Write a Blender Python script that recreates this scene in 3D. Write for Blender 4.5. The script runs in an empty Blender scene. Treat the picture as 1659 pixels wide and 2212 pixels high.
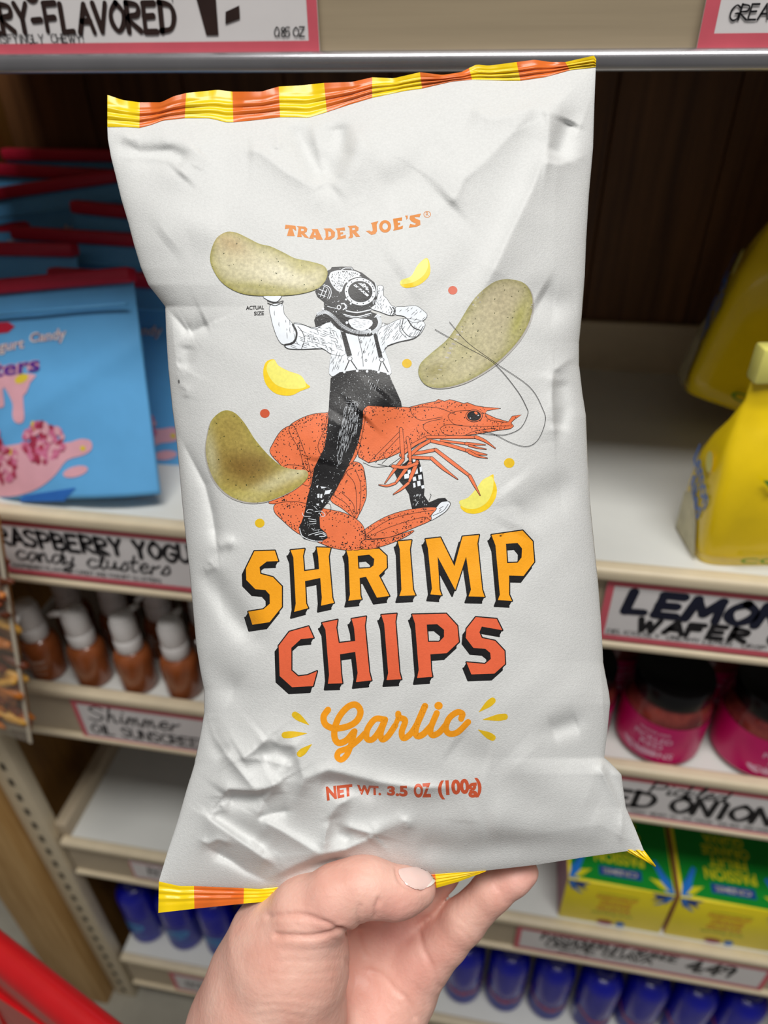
import bpy, bmesh, math, random
import numpy as np
from mathutils import Vector, Matrix, geometry
from mathutils.bvhtree import BVHTree

random.seed(7)
rng = np.random.default_rng(7)
scene = bpy.context.scene
COL = scene.collection

# ------------------------------------------------------------------ camera
PW, PH, FPX = 1659.0, 2212.0, 1539.0
PITCH, ROLL, YAW = [math.radians(a) for a in (35.61, -1.078, -10.563)]
CAM = np.array([0.0, 0.0, 1.6])
_fw = np.array([math.sin(YAW) * math.cos(PITCH), math.cos(YAW) * math.cos(PITCH), -math.sin(PITCH)])
_rt = np.array([math.cos(YAW), -math.sin(YAW), 0.0])
_up = np.cross(_rt, _fw)
_c, _s = math.cos(ROLL), math.sin(ROLL)
AX = np.array([_c * _rt + _s * _up, -_s * _rt + _c * _up, _fw])      # rows: right, up, forward
BAG_D = 0.33                                                           # distance of the held bag
cd = bpy.data.cameras.new('camera')
cam = bpy.data.objects.new('camera', cd)
COL.objects.link(cam)
scene.camera = cam
cam.matrix_world = Matrix(((AX[0][0], AX[1][0], -AX[2][0], CAM[0]), (AX[0][1], AX[1][1], -AX[2][1], CAM[1]),
                           (AX[0][2], AX[1][2], -AX[2][2], CAM[2]), (0, 0, 0, 1)))
cd.sensor_fit = 'VERTICAL'
cd.sensor_height = 36.0
cd.lens = FPX / PH * 36.0
cd.clip_start = 0.01
cd.dof.use_dof = True
cd.dof.focus_distance = BAG_D - 0.018
cd.dof.aperture_fstop = cd.lens / 3.7

# ------------------------------------------------------------------ light
world = bpy.data.worlds.new('store_ambient')
scene.world = world
world.use_nodes = True
world.node_tree.nodes['Background'].inputs[0].default_value = (1.0, 0.985, 0.96, 1)
world.node_tree.nodes['Background'].inputs[1].default_value = 0.155


def area(name, loc, rot, sx, sy, power, col=(1.0, 0.98, 0.945)):
    l = bpy.data.lights.new(name, 'AREA')
    l.shape = 'RECTANGLE'
    l.size, l.size_y, l.energy, l.color = sx, sy, power, col
    o = bpy.data.objects.new(name, l)
    o.location = loc
    o.rotation_euler = rot
    COL.objects.link(o)
    return o


area('ceiling_panel_light', (0.15, -0.3, 3.3), (0, 0, 0), 1.7, 0.6, 62)
area('ceiling_panel_light.001', (0.0, -1.9, 3.2), (math.radians(-25), 0, 0), 3.2, 0.7, 9)
scene.view_settings.view_transform = 'Standard'
scene.view_settings.look = 'None'
scene.view_settings.gamma = 1.0
scene.view_settings.use_curve_mapping = False
scene.view_settings.exposure = -0.27


# ------------------------------------------------------------------ helpers
def ray(px, py):
    return AX.T @ np.array([(px - PW / 2) / FPX, -(py - PH / 2) / FPX, 1.0])


def hit_z(px, py, z):
    d = ray(px, py)
    return CAM + d * ((z - CAM[2]) / d[2])


def hit_y(px, py, y):
    d = ray(px, py)
    return CAM + d * (y / d[1])


def lin(h):
    h = h.lstrip('#')
    c = [int(h[i:i + 2], 16) / 255 for i in (0, 2, 4)]
    return tuple(x / 12.92 if x <= 0.04045 else ((x + 0.055) / 1.055) ** 2.4 for x in c)


_mats = {}


def mat(key, hexc='#808080', rough=0.5, metal=0.0, var=0.06, scale=40.0, bump=0.0, bscale=200.0, spec=0.5, trans=0.0,
        alpha=1.0, sss=0.0, coat=0.0, attr=None, stretch=None, hex2=None, ior=1.45, speck=None):
    """procedural principled material, made once per key"""
    if key in _mats:
        return _mats[key]
    m = bpy.data.materials.new(key)
    m.use_nodes = True
    nt = m.node_tree
    b = nt.nodes['Principled BSDF']
    tc = nt.nodes.new('ShaderNodeTexCoord')
    src = tc.outputs['Object']
    if stretch:
        mp = nt.nodes.new('ShaderNodeMapping')
        mp.inputs['Scale'].default_value = stretch
        nt.links.new(src, mp.inputs['Vector'])
        src = mp.outputs['Vector']
    nz = nt.nodes.new('ShaderNodeTexNoise')
    nz.inputs['Scale'].default_value = scale
    nz.inputs['Detail'].default_value = 4
    nt.links.new(src, nz.inputs['Vector'])
    c = lin(hexc)
    if hex2:
        lo, hi = c, lin(hex2)
    else:
        lo = tuple(x * (1 - var) for x in c)
        hi = tuple(min(1, x * (1 + var)) for x in c)
    rp = nt.nodes.new('ShaderNodeValToRGB')
    rp.color_ramp.elements[0].position = 0.33
    rp.color_ramp.elements[1].position = 0.67
    rp.color_ramp.elements[0].color = (*lo, 1)
    rp.color_ramp.elements[1].color = (*hi, 1)
    nt.links.new(nz.outputs['Fac'], rp.inputs['Fac'])
    out = rp.outputs['Color']
    if attr:
        at = nt.nodes.new('ShaderNodeAttribute')
        at.attribute_name = attr
        mx = nt.nodes.new('ShaderNodeMix')
        mx.data_type = 'RGBA'
        mx.blend_type = 'MULTIPLY'
        mx.inputs[0].default_value = 1.0
        nt.links.new(out, mx.inputs[6])
        nt.links.new(at.outputs['Color'], mx.inputs[7])
        out = mx.outputs[2]
    if speck:                                       # tiny dark flecks in the paper
        n2 = nt.nodes.new('ShaderNodeTexVoronoi')
        n2.inputs['Scale'].default_value = speck
        nt.links.new(src, n2.inputs['Vector'])
        r2 = nt.nodes.new('ShaderNodeValToRGB')
        r2.color_ramp.elements[0].position = 0.02
        r2.color_ramp.elements[1].position = 0.035
        r2.color_ramp.elements[0].color = (0.25, 0.25, 0.25, 1)
        nt.links.new(n2.outputs['Distance'], r2.inputs['Fac'])
        mx = nt.nodes.new('ShaderNodeMix')
        mx.data_type = 'RGBA'
        mx.blend_type = 'MULTIPLY'
        mx.inputs[0].default_value = 1.0
        nt.links.new(out, mx.inputs[6])
        nt.links.new(r2.outputs['Color'], mx.inputs[7])
        out = mx.outputs[2]
    nt.links.new(out, b.inputs['Base Color'])
    b.inputs['Roughness'].default_value = rough
    b.inputs['Metallic'].default_value = metal
    b.inputs['Specular IOR Level'].default_value = spec
    b.inputs['Transmission Weight'].default_value = trans
    b.inputs['Alpha'].default_value = alpha
    b.inputs['IOR'].default_value = ior
    b.inputs['Coat Weight'].default_value = coat
    if sss:
        b.inputs['Subsurface Weight'].default_value = sss
        b.inputs['Subsurface Radius'].default_value = (0.009, 0.0035, 0.002)
        b.inputs['Subsurface Scale'].default_value = 0.6
    if bump:
        n3 = nt.nodes.new('ShaderNodeTexNoise')
        n3.inputs['Scale'].default_value = bscale
        n3.inputs['Detail'].default_value = 6
        nt.links.new(src, n3.inputs['Vector'])
        bp = nt.nodes.new('ShaderNodeBump')
        bp.inputs['Strength'].default_value = bump
        bp.inputs['Distance'].default_value = 0.001
        nt.links.new(n3.outputs['Fac'], bp.inputs['Height'])
        nt.links.new(bp.outputs['Normal'], b.inputs['Normal'])
    _mats[key] = m
    return m


def link(o, parent=None):
    COL.objects.link(o)
    if parent is not None:
        o.parent = parent
    return o


def tag(o, label, cat, group=None, kind=None):
    o['label'] = label
    o['category'] = cat
    if group:
        o['group'] = group
    if kind:
        o['kind'] = kind
    return o


def thing(name, label, cat, loc=(0, 0, 0), rot=(0, 0, 0), group=None):
    o = bpy.data.objects.new(name, None)
    o.empty_display_size = 0.02
    o.location = loc
    o.rotation_euler = rot
    link(o)
    return tag(o, label, cat, group)


def obj(name, bm, mats, parent=None, smooth=False, auto=None):
    me = bpy.data.meshes.new(name)
    bmesh.ops.recalc_face_normals(bm, faces=bm.faces)
    bm.to_mesh(me)
    bm.free()
    for m in (mats if isinstance(mats, (list, tuple)) else [mats]):
        me.materials.append(m)
    if smooth:
        me.shade_smooth()
        if auto:
            me.set_sharp_from_angle(angle=math.radians(auto))
    o = bpy.data.objects.new(name, me)
    return link(o, parent)


def raw(name, verts, faces, mats, parent=None, smooth=True, fm=None):
    me = bpy.data.meshes.new(name)
    me.from_pydata([tuple(map(float, v)) for v in verts], [], [tuple(map(int, f)) for f in faces])
    for m in (mats if isinstance(mats, (list, tuple)) else [mats]):
        me.materials.append(m)
    if fm is not None:
        me.polygons.foreach_set('material_index', np.asarray(fm, dtype=np.int32))
    me.update()
    if smooth:
        me.shade_smooth()
    o = bpy.data.objects.new(name, me)
    return link(o, parent)


def bx(bm, x0, x1, y0, y1, z0, z1, bev=0.0, seg=2):
    r = bmesh.ops.create_cube(bm, size=1.0)
    vs = r['verts']
    for v in vs:
        v.co = Vector(((x0 + x1) / 2 + v.co.x * (x1 - x0), (y0 + y1) / 2 + v.co.y * (y1 - y0), (z0 + z1) / 2 + v.co.z * (z1 - z0)))
    if bev:
        es = list({e for v in vs for e in v.link_edges})
        bmesh.ops.bevel(bm, geom=es, offset=bev, segments=seg, affect='EDGES', profile=0.5)
    return bm


def box(name, x0, x1, y0, y1, z0, z1, m, parent=None, bev=0.0, seg=2):
    return obj(name, bx(bmesh.new(), x0, x1, y0, y1, z0, z1, bev, seg), m, parent, smooth=bev > 0, auto=40)


def lathe(bm, prof, n=32, cx=0.0, cy=0.0, a0=0.0, a1=2 * math.pi, cap=True):
    full = abs(a1 - a0 - 2 * math.pi) < 1e-6
    rings = []
    for r, z in prof:
        k = n if full else n + 1
        rings.append([bm.verts.new((cx + r * math.cos(a0 + (a1 - a0) * i / n), cy + r * math.sin(a0 + (a1 - a0) * i / n), z)) for i in range(k)])
    for A, B in zip(rings, rings[1:]):
        m = len(A)
        for i in range(m if full else m - 1):
            bm.faces.new((A[i], A[(i + 1) % m], B[(i + 1) % m], B[i]))
    if cap and full:
        bm.faces.new(rings[0][::-1])
        bm.faces.new(rings[-1])
    return bm


def tube(bm, pts, rad, n=10):
    pts = [Vector(p) for p in pts]
    rad = rad if isinstance(rad, (list, tuple)) else [rad] * len(pts)
    rings = []
    ref = Vector((0.31, 0.2, 0.93))
    for i, p in enumerate(pts):
        t = (pts[min(i + 1, len(pts) - 1)] - pts[max(i - 1, 0)]).normalized()
        a = t.cross(ref).normalized()
        b = t.cross(a).normalized()
        rings.append([bm.verts.new(p + (a * math.cos(2 * math.pi * k / n) + b * math.sin(2 * math.pi * k / n)) * rad[i]) for k in range(n)])
    for A, B in zip(rings, rings[1:]):
        for k in range(n):
            bm.faces.new((A[k], A[(k + 1) % n], B[(k + 1) % n], B[k]))
    bm.faces.new(rings[0][::-1])
    bm.faces.new(rings[-1])
    return bm


def copy_tree(o, parent=None):
    c = o.copy()
    COL.objects.link(c)
    c.parent = parent
    for ch in o.children:
        copy_tree(ch, c)
    return c


def crom(pts, n=8, closed=False):
    """Catmull-Rom curve through 2-D points (extra columns such as width ride along)"""
    P = np.asarray(pts, float)
    if len(P) < 3:
        t = np.linspace(0, 1, n + 1)[:, None]
        return P[0] * (1 - t) + P[-1] * t
    if closed:
        Q = np.vstack([P[-1], P, P[0], P[1]])
        segs = len(P)
    else:
        Q = np.vstack([2 * P[0] - P[1], P, 2 * P[-1] - P[-2]])
        segs = len(P) - 1
    out = []
    for i in range(segs):
        a, b, c, d = Q[i], Q[i + 1], Q[i + 2], Q[i + 3]
        for k in range(n):
            t = k / n
            out.append(0.5 * ((2 * b) + (c - a) * t + (2 * a - 5 * b + 4 * c - d) * t * t + (3 * b - a - 3 * c + d) * t ** 3))
    if not closed:
        out.append(P[-1])
    return np.array(out)


def inside(poly, x, y):
    c = False
    n = len(poly)
    j = n - 1
    for i in range(n):
        xi, yi = poly[i][0], poly[i][1]
        xj, yj = poly[j][0], poly[j][1]
        if (yi > y) != (yj > y) and x < (xj - xi) * (y - yi) / (yj - yi) + xi:
            c = not c
        j = i
    return c


_tx = {}


def glyphs(s, bold=0.0):
    """triangles of a line of type in the built-in font, scaled to the unit box"""
    if (s, bold) in _tx:
        return _tx[(s, bold)]
    cu = bpy.data.curves.new('type', 'FONT')
    cu.body = s
    cu.offset = bold
    cu.resolution_u = 4
    o = bpy.data.objects.new('type', cu)
    COL.objects.link(o)
    dg = bpy.context.evaluated_depsgraph_get()
    me = o.evaluated_get(dg).to_mesh()
    V = np.array([v.co[:2] for v in me.vertices])
    me.calc_loop_triangles()
    T = [tuple(t.vertices) for t in me.loop_triangles]
    o.evaluated_get(dg).to_mesh_clear()
    bpy.data.objects.remove(o)
    bpy.data.curves.remove(cu)
    lo, hi = V.min(0), V.max(0)
    V = (V - lo) / (hi - lo)
    _tx[(s, bold)] = (V, T)
    return V, T


class Print:
    """flat print collected in a 2-D space and laid onto a surface by a mapper(U, V, layer) -> points"""

    def __init__(self):
        self.items = []

    def poly(self, pts, m, layer=0, holes=(), smooth=0):
        if smooth:
            pts = crom(pts, smooth, True)
        loops = [[Vector((p[0], p[1], 0)) for p in pts]] + [[Vector((p[0], p[1], 0)) for p in h] for h in holes]
        tris = geometry.tessellate_polygon(loops)
        self.items.append(([(v.x, v.y) for l in loops for v in l], tris, m, layer))

    def stroke(self, pts, w, m, layer=0, smooth=6, caps=True):
        P = np.asarray(pts, float)
        W = np.asarray(w if isinstance(w, (list, tuple)) else [w] * len(P), float)
        if smooth and len(P) > 2:
            Q = crom(np.column_stack([P, W]), smooth)
            P, W = Q[:, :2], np.maximum(Q[:, 2], 1e-5)
        n = len(P)
        D = np.gradient(P, axis=0)
        L = np.hypot(D[:, 0], D[:, 1])[:, None]
        D = D / np.maximum(L, 1e-9)
        N = np.column_stack([-D[:, 1], D[:, 0]]) * (W / 2)[:, None]
        V = [tuple(p) for p in np.vstack([P + N, P - N])]
        T = []
        for i in range(n - 1):
            T += [(i, i + 1, n + i + 1), (i, n + i + 1, n + i)]
        if caps:
            for e, sg in ((0, -1), (n - 1, 1)):
                base = len(V)
                c, r = P[e], W[e] / 2
                a0 = math.atan2(D[e, 1] * sg, D[e, 0] * sg)
                V.append(tuple(c))
                for k in range(7):
                    a = a0 - math.pi / 2 + math.pi * k / 6
                    V.append((c[0] + r * math.cos(a), c[1] + r * math.sin(a)))
                T += [(base, base + 1 + k, base + 2 + k) for k in range(6)]
        self.items.append((V, T, m, layer))

    def ell(self, cx, cy, rx, ry, m, layer=0, rot=0.0, n=20, hole=None):
        def ring(a, b):
            return [(cx + a * math.cos(t) * math.cos(rot) - b * math.sin(t) * math.sin(rot),
                     cy + a * math.cos(t) * math.sin(rot) + b * math.sin(t) * math.cos(rot)) for t in
                    [2 * math.pi * k / n for k in range(n)]]
        self.poly(ring(rx, ry), m, layer, holes=[ring(*hole)] if hole else ())

    def text(self, s, quad, m, layer=0, bold=0.0):
        """quad: top-left, top-right, bottom-right, bottom-left of the line of type"""
        V, T = glyphs(s, bold)
        tl, tr, br, bl = [np.array(q, float) for q in quad]
        u, v = V[:, :1], V[:, 1:]
        P = (1 - v) * ((1 - u) * bl + u * br) + v * ((1 - u) * tl + u * tr)
        self.items.append(([tuple(p) for p in P], T, m, layer))

    def build(self, name, mapper, parent, step=5.0, normals=True, colfn=None):
        bm = bmesh.new()
        mats = []
        for V, T, m, layer in self.items:
            if m not in mats:
                mats.append(m)
            mi = mats.index(m)
            vs = [bm.verts.new((x, y, layer)) for x, y in V]
            for t in T:
                if len(set(t)) < 3:
                    continue
                try:
                    f = bm.faces.new([vs[i] for i in t])
                    f.material_index = mi
                except ValueError:
                    pass
        loose = [v for v in bm.verts if not v.link_faces]
        if loose:
            bmesh.ops.delete(bm, geom=loose, context='VERTS')
        if step:
            X = [v.co.x for v in bm.verts]
            Y = [v.co.y for v in bm.verts]
            for lo, hi, no in ((min(X), max(X), (1, 0, 0)), (min(Y), max(Y), (0, 1, 0))):
                k = math.ceil(lo / step)
                while k * step < hi:
                    if k * step - lo > 1e-7 * step:
                        bmesh.ops.bisect_plane(bm, geom=bm.verts[:] + bm.edges[:] + bm.faces[:], dist=step * 1e-5,
                                               plane_co=Vector(no) * (k * step), plane_no=no)
                    k += 1
        me = bpy.data.meshes.new(name)
        bm.to_mesh(me)
        bm.free()
        co = np.empty(len(me.vertices) * 3)
        me.vertices.foreach_get('co', co)
        co = co.reshape(-1, 3)
        if colfn is not None:
            ca = me.color_attributes.new('print', 'FLOAT_COLOR', 'POINT')
            ca.data.foreach_set('color', np.column_stack([colfn(co[:, 0], co[:, 1]), np.ones(len(co))]).astype(np.float32).ravel())
        P = mapper(co[:, 0], co[:, 1], co[:, 2])
        me.vertices.foreach_set('co', np.asarray(P, float).ravel())
        for m in mats:
            me.materials.append(m)
        me.update()
        me.shade_smooth()
        if normals and step:
            e = step * 0.2
            A = mapper(co[:, 0] + e, co[:, 1], co[:, 2]) - mapper(co[:, 0] - e, co[:, 1], co[:, 2])
            B = mapper(co[:, 0], co[:, 1] + e, co[:, 2]) - mapper(co[:, 0], co[:, 1] - e, co[:, 2])
            N = np.cross(A, B)
            N /= np.maximum(np.linalg.norm(N, axis=1), 1e-12)[:, None]
            if getattr(mapper, 'toward_viewer', False):
                N[N[:, 2] < 0] *= -1
                for p in me.polygons:
                    if p.normal.z < 0:
                        p.flip()
                me.normals_split_custom_set_from_vertices([tuple(n) for n in N])
        o = bpy.data.objects.new(name, me)
        return link(o, parent)


# single-stroke hand lettering on a unit box (x right, y up)
SF = {
    'A': [[(0, 0), (.45, 1), (.9, 0)], [(.2, .38), (.72, .38)]], 'B': [[(0, 0), (0, 1)], [(0, 1), (.6, .92), (.62, .62), (0, .52)], [(0, .52), (.72, .42), (.7, .05), (0, 0)]],
    'C': [[(.75, .85), (.4, 1), (.05, .7), (.05, .25), (.4, 0), (.78, .15)]], 'D': [[(0, 0), (0, 1)], [(-.05, 1), (.6, .88), (.78, .5), (.55, .08), (-.05, 0)]],
    'E': [[(.65, 1), (0, 1), (0, 0), (.68, 0)], [(0, .52), (.55, .54)]], 'F': [[(.7, 1), (0, .98), (0, 0)], [(0, .52), (.55, .54)]],
    'G': [[(.75, .85), (.4, 1), (.05, .7), (.05, .25), (.4, 0), (.75, .15), (.75, .45), (.45, .45)]], 'H': [[(0, 0), (0, 1)], [(.7, 0), (.7, 1)], [(0, .5), (.7, .5)]],
    'I': [[(.2, 0), (.2, 1)]], 'J': [[(.6, 1), (.6, .25), (.35, 0), (.05, .2)]], 'K': [[(0, 0), (0, 1)], [(.68, 1), (.05, .48), (.72, 0)]], 'L': [[(0, 1), (0, 0), (.62, .03)]],
    'M': [[(0, 0), (.1, 1), (.5, .3), (.9, 1), (1, 0)]], 'N': [[(0, 0), (.03, 1), (.68, 0), (.74, 1)]], 'O': [[(.4, 1), (.05, .7), (.05, .3), (.4, 0), (.76, .3), (.76, .7), (.4, 1)]],
    'P': [[(0, 0), (0, 1)], [(0, 1), (.65, .9), (.62, .55), (0, .45)]], 'R': [[(0, 0), (0, 1)], [(0, 1), (.65, .9), (.62, .58), (0, .48), (.72, 0)]],
    'S': [[(.68, .88), (.35, 1), (.05, .8), (.3, .55), (.65, .38), (.6, .1), (.3, 0), (0, .12)]], 'T': [[(0, 1), (.8, 1)], [(.4, 1), (.4, 0)]],
    'U': [[(0, 1), (.02, .25), (.35, 0), (.68, .25), (.7, 1)]], 'V': [[(0, 1), (.38, 0), (.76, 1)]], 'W': [[(0, 1), (.25, 0), (.5, .75), (.75, 0), (1.02, 1)]],
    'X': [[(0, 0), (.7, 1)], [(0, 1), (.7, 0)]], 'Y': [[(0, 1), (.36, .48), (.72, 1)], [(.36, .48), (.36, 0)]], 'Z': [[(0, 1), (.7, 1), (0, 0), (.72, 0)]],
    '!': [[(.15, 1), (.15, .35)], [(.15, .05), (.15, 0)]], '-': [[(0, .45), (.5, .47)]], '.': [[(.05, .02), (.12, .02)]], '1': [[(.1, .85), (.3, 1), (.28, 0)]], '0': [[(.35, 1), (.03, .6), (.08, .15), (.4, 0), (.68, .4), (.6, .85), (.35, 1)]],
    '8': [[(.6, .85), (.3, 1), (.08, .75), (.6, .3), (.35, 0), (.05, .25), (.6, .8)]], '5': [[(.6, 1), (.12, 1), (.08, .55), (.5, .6), (.6, .25), (.3, 0), (0, .12)]], '4': [[(.45, 0), (.45, 1), (0, .35), (.7, .35)]],
    '9': [[(.6, .75), (.3, .55), (.08, .78), (.35, 1), (.6, .8), (.5, 0)]],
    'a': [[(.5, .5), (.2, .55), (.03, .25), (.2, 0), (.5, .4), (.52, .05), (.7, .1)]], 'c': [[(.5, .48), (.25, .55), (.05, .25), (.25, 0), (.6, .12)]], 'd': [[(.5, .5), (.2, .55), (.03, .25), (.2, 0), (.5, .4), (.58, 1.05), (.52, .05), (.7, .1)]],
    'e': [[(.05, .25), (.45, .35), (.3, .58), (.05, .3), (.2, 0), (.6, .12)]], 'f': [[(.5, .9), (.35, 1.05), (.2, .6), (.15, -.3)], [(0, .45), (.45, .5)]], 'i': [[(.1, .5), (.08, .05), (.3, .1)], [(.14, .8), (.16, .82)]],
    'k': [[(.1, 1.05), (.05, 0)], [(.45, .5), (.08, .25), (.5, 0)]], 'l': [[(.05, .1), (.3, .8), (.2, 1.05), (.08, .3), (.2, 0), (.38, .12)]], 'm': [[(0, 0), (.05, .5)], [(.03, .3), (.2, .55), (.28, 0)], [(.28, .3), (.45, .55), (.52, .05), (.7, .1)]],
    'n': [[(0, 0), (.05, .5)], [(.03, .3), (.28, .55), (.38, .05), (.58, .1)]], 'r': [[(0, 0), (.08, .5), (.12, .35), (.4, .52)]], 's': [[(.05, .1), (.3, .55), (.42, .2), (.25, 0), (.02, .05)]],
    't': [[(.2, .95), (.12, .1), (.35, .06)], [(0, .55), (.4, .6)]], 'u': [[(.03, .5), (.05, .08), (.3, .08), (.42, .5), (.42, .05), (.58, .1)]], 'y': [[(.03, .5), (.1, .12), (.35, .15)], [(.45, .52), (.3, -.3), (.05, -.38), (.05, -.2), (.5, .05)]],
    'h': [[(.12, 1.05), (.03, 0)], [(.05, .3), (.28, .55), (.38, .05), (.55, .1)]], ' ': [], "'": [[(.1, 1), (.08, .8)]],
}
ADV = {'I': .45, '!': .4, '.': .3, ' ': .5, 'M': 1.15, 'W': 1.2, 'i': .36, 'l': .42, '1': .5, 'm': .75, '-': .7, 'r': .48, 't': .45, 's': .5, 'e': .6, 'c': .6, 'f': .45, "'": .25}


def hand(pr, s, x, y, h, w, m, layer=1, slant=.08, squash=1.0, wave=0.0, smooth=4, pen=.5, track=0.0):
    """brush-pen lettering into a Print in metres; returns the end x"""
    for i, ch in enumerate(s):
        for st in SF.get(ch, []):
            jig = random.uniform(-.04, .04)
            pts = [(x + (a * squash + b * slant) * h, y + (b + jig) * h + wave * h * math.sin(i * 1.7)) for a, b in st]
            ws = [w] * len(pts)
            if len(pts) > 2:
                ws = [w * (1 - .5 * pen * (k % 2)) for k in range(len(pts))]
            if ch in 'CDGJOSUBPRaecdfilmnrstuyhk0895':
                pr.stroke(pts, ws, m, layer, smooth=smooth)
            else:                                   # angular letters: one pen stroke per limb
                for k in range(len(pts) - 1):
                    pr.stroke(pts[k:k + 2], w if k % 2 == 0 else w * (1 - .3 * pen), m, layer + .1 * k, smooth=0)
        x += ADV.get(ch, .88 if ch.isupper() else .62) * h * squash + track * h
    return x

# ------------------------------------------------------------------ shared materials
INK = mat('black_marker_ink', '#17151a', .55, var=.2)
WHITE = mat('white_card', '#e6e2e2', .45, var=.02)
PINK = mat('pink_card_border', '#d9606e', .45, var=.05)
CREAM = mat('cream_painted_metal', '#dccdb0', .38, var=.04)
FASCIA = mat('beige_painted_metal', '#b8a88f', .42, var=.05)
SHELFW = mat('white_shelf_enamel', '#d9dad6', .32, var=.03, scale=12)
STEEL = mat('brushed_steel', '#b4b2b6', .25, .85, var=.05)
WOODD = mat('dark_wood', '#4a2c14', .55, var=.3, scale=6, stretch=(14, 14, .8), hex2='#6b4626')
WOODM = mat('brown_stained_wood', '#7a5426', .5, scale=7, stretch=(10, 10, 1.2), hex2='#94692f')
WOODL = mat('pale_pine_wood', '#b98d50', .55, scale=7, stretch=(16, 16, 1.0), hex2='#d0a76c')
FLOORM = mat('worn_concrete', '#8d887c', .6, scale=9, hex2='#a7a294', bump=.1, bscale=60)
DARK = mat('dark_slot', '#2c2519', .8)

# ------------------------------------------------------------------ the setting
SY = 0.5                                  # front of every shelf
XL, XR, YB = -0.605, 0.66, 0.93
fl = box('floor', -1.6, 1.4, -0.6, 1.6, -0.03, 0.0, FLOORM)
fl['kind'] = 'structure'
wb = box('wall_back', -0.66, 0.72, YB, YB + 0.02, 0.0, 1.72, WOODD)
wb['kind'] = 'structure'
for k in range(11):                       # vertical boards of the back panel
    x = -0.655 + k * 0.125
    box('board', x, x + 0.1235, YB - 0.006, YB + 0.001, 0.005, 1.715, WOODD, wb, bev=.001, seg=1)
wl = box('wall_side', -0.756, -0.66, 0.47, 0.95, 0.0, 1.72, WOODL, bev=.003)
wl['kind'] = 'structure'
box('inner_panel', -0.6605, -0.648, 0.515, 0.925, 0.005, 1.70, WOODM, wl)
wr = box('wall_right', 0.665, 0.76, 0.47, 0.95, 0.0, 1.72, WOODL, bev=.003)
wr['kind'] = 'structure'

# slotted steel standard at the left end of the shelving
st = thing('slotted_upright', 'beige steel upright with a row of slots beside the pale pine end panel', 'upright', (-0.632, 0.49, 0))
obj('channel', bx(bmesh.new(), -.021, .021, 0, .022, 0, 1.7, .003), CREAM, st, smooth=True, auto=40)
slot_mesh = None
for k in range(46):
    z = 0.03 + k * 0.0362
    if slot_mesh is None:
        o = obj('slot', bx(bmesh.new(), -.004, .004, -.0006, .004, -.0085, .0085, .001), DARK, st)
        slot_mesh = o.data
    else:
        o = bpy.data.objects.new('slot', slot_mesh)
        link(o, st)
    o.location = (0.002, 0, z)


def shelf(z, label, fasc=.092, lipm=CREAM, thick=.022, top=False, sink=0.0):
    t = thing('shelf', label, 'shelf', ((XL + XR) / 2, SY, z))
    hw = (XR - XL) / 2
    box('board', -hw, hw, 0.004, YB - SY - .008, -thick - sink, -sink, SHELFW, t, bev=.0015)
    box('front_rail', -hw, hw, -.001, .005, -fasc, -.006, FASCIA, t)
    box('top_lip', -hw, hw, -.009, .006, -.0115, 0.0025, lipm, t, bev=.004, seg=3)
    box('bottom_lip', -hw, hw, -.007, .004, -fasc - .002, -fasc + .006, STEEL if top else lipm, t, bev=.0025, seg=3)
    box('back_flange', -hw, hw, YB - SY - .02, YB - SY - .009, -.004, .064, FASCIA, t, bev=.002)
    return t


shelf(1.2, 'middle shelf carrying the blue candy pouches and the yellow wafer bags')
shelf(.932, 'shelf carrying the brown pump bottles and the magenta jars', sink=.011)
s4 = shelf(.565, 'half empty shelf carrying the green and yellow cartons')
box('side_bracket', -.008 - .6325, .012 - .6325, .004, .38, -.01, .03, FASCIA, s4, bev=.002)
shelf(.17, 'lowest shelf carrying the blue bottles just above the floor', fasc=.11)
# top shelf: tall fascia with a clear glossy channel along its lower edge
t = thing('shelf', 'topmost shelf with a tall beige front and glossy steel lower edge', 'shelf', ((XL + XR) / 2, SY, 1.6))
hw = (XR - XL) / 2
box('board', -hw, hw, .004, YB - SY - .008, -.03, -.008, FASCIA, t)
box('front_rail', -hw, hw, -.001, .005, -.03, .10, mat('tan_laminate', '#a8987e', .4, var=.06, scale=3, stretch=(2, 2, 60)), t)
box('bottom_lip', -hw, hw, -.012, .005, -.0345, -.0235, STEEL, t, bev=.0045, seg=4)


# ------------------------------------------------------------------ hand-lettered shelf signs
def sign(name, x0, x1, z0, z1, label, write, border=.0065, sides=(1, 1, 1, 1), y=SY - .0045):
    t = thing(name, label, 'sign', ((x0 + x1) / 2, y, z0), group='hand lettered shelf signs')
    w, h = (x1 - x0) / 2, z1 - z0
    box('card', -w, w, 0, .0012, 0, h, WHITE, t)
    b = Print()
    L, R_, B, T = sides
    for on, q in ((L, [(-w, border), (-w + border, border), (-w + border, h - border), (-w, h - border)]), (R_, [(w - border, border), (w, border), (w, h - border), (w - border, h - border)]),
                  (B, [(-w, 0), (w, 0), (w, border), (-w, border)]), (T, [(-w, h - border), (w, h - border), (w, h), (-w, h)])):
        if on:
            b.poly(q, PINK, 1)
    fm = lambda U, V, Lr: np.column_stack([U, -.0002 * Lr - .0001, V])
    b.build('border', fm, t, step=0)
    p = Print()
    write(p, -w, h)
    p.build('lettering', fm, t, step=0)
    return t


def w_raspberry(p, x, h):
    hand(p, 'RASPBERRY YOGURT', x + .006, h * .56, .0200, .0050, INK, 2, squash=.74, slant=.05, track=.12)
    hand(p, 'candy clusters', x + .017, h * .28, .022, .0026, INK, 2, slant=.25)
    hand(p, 'RASPBERRY FLAVORED CANDY AND YOGURT CLUSTERS', x + .01, h * .13, .0045, .0007, INK, 2)


sign('shelf_sign', -.497, -.235, 1.1175, 1.1885, 'pink bordered sign reading raspberry yogurt candy clusters under the blue pouches', w_raspberry)


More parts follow.
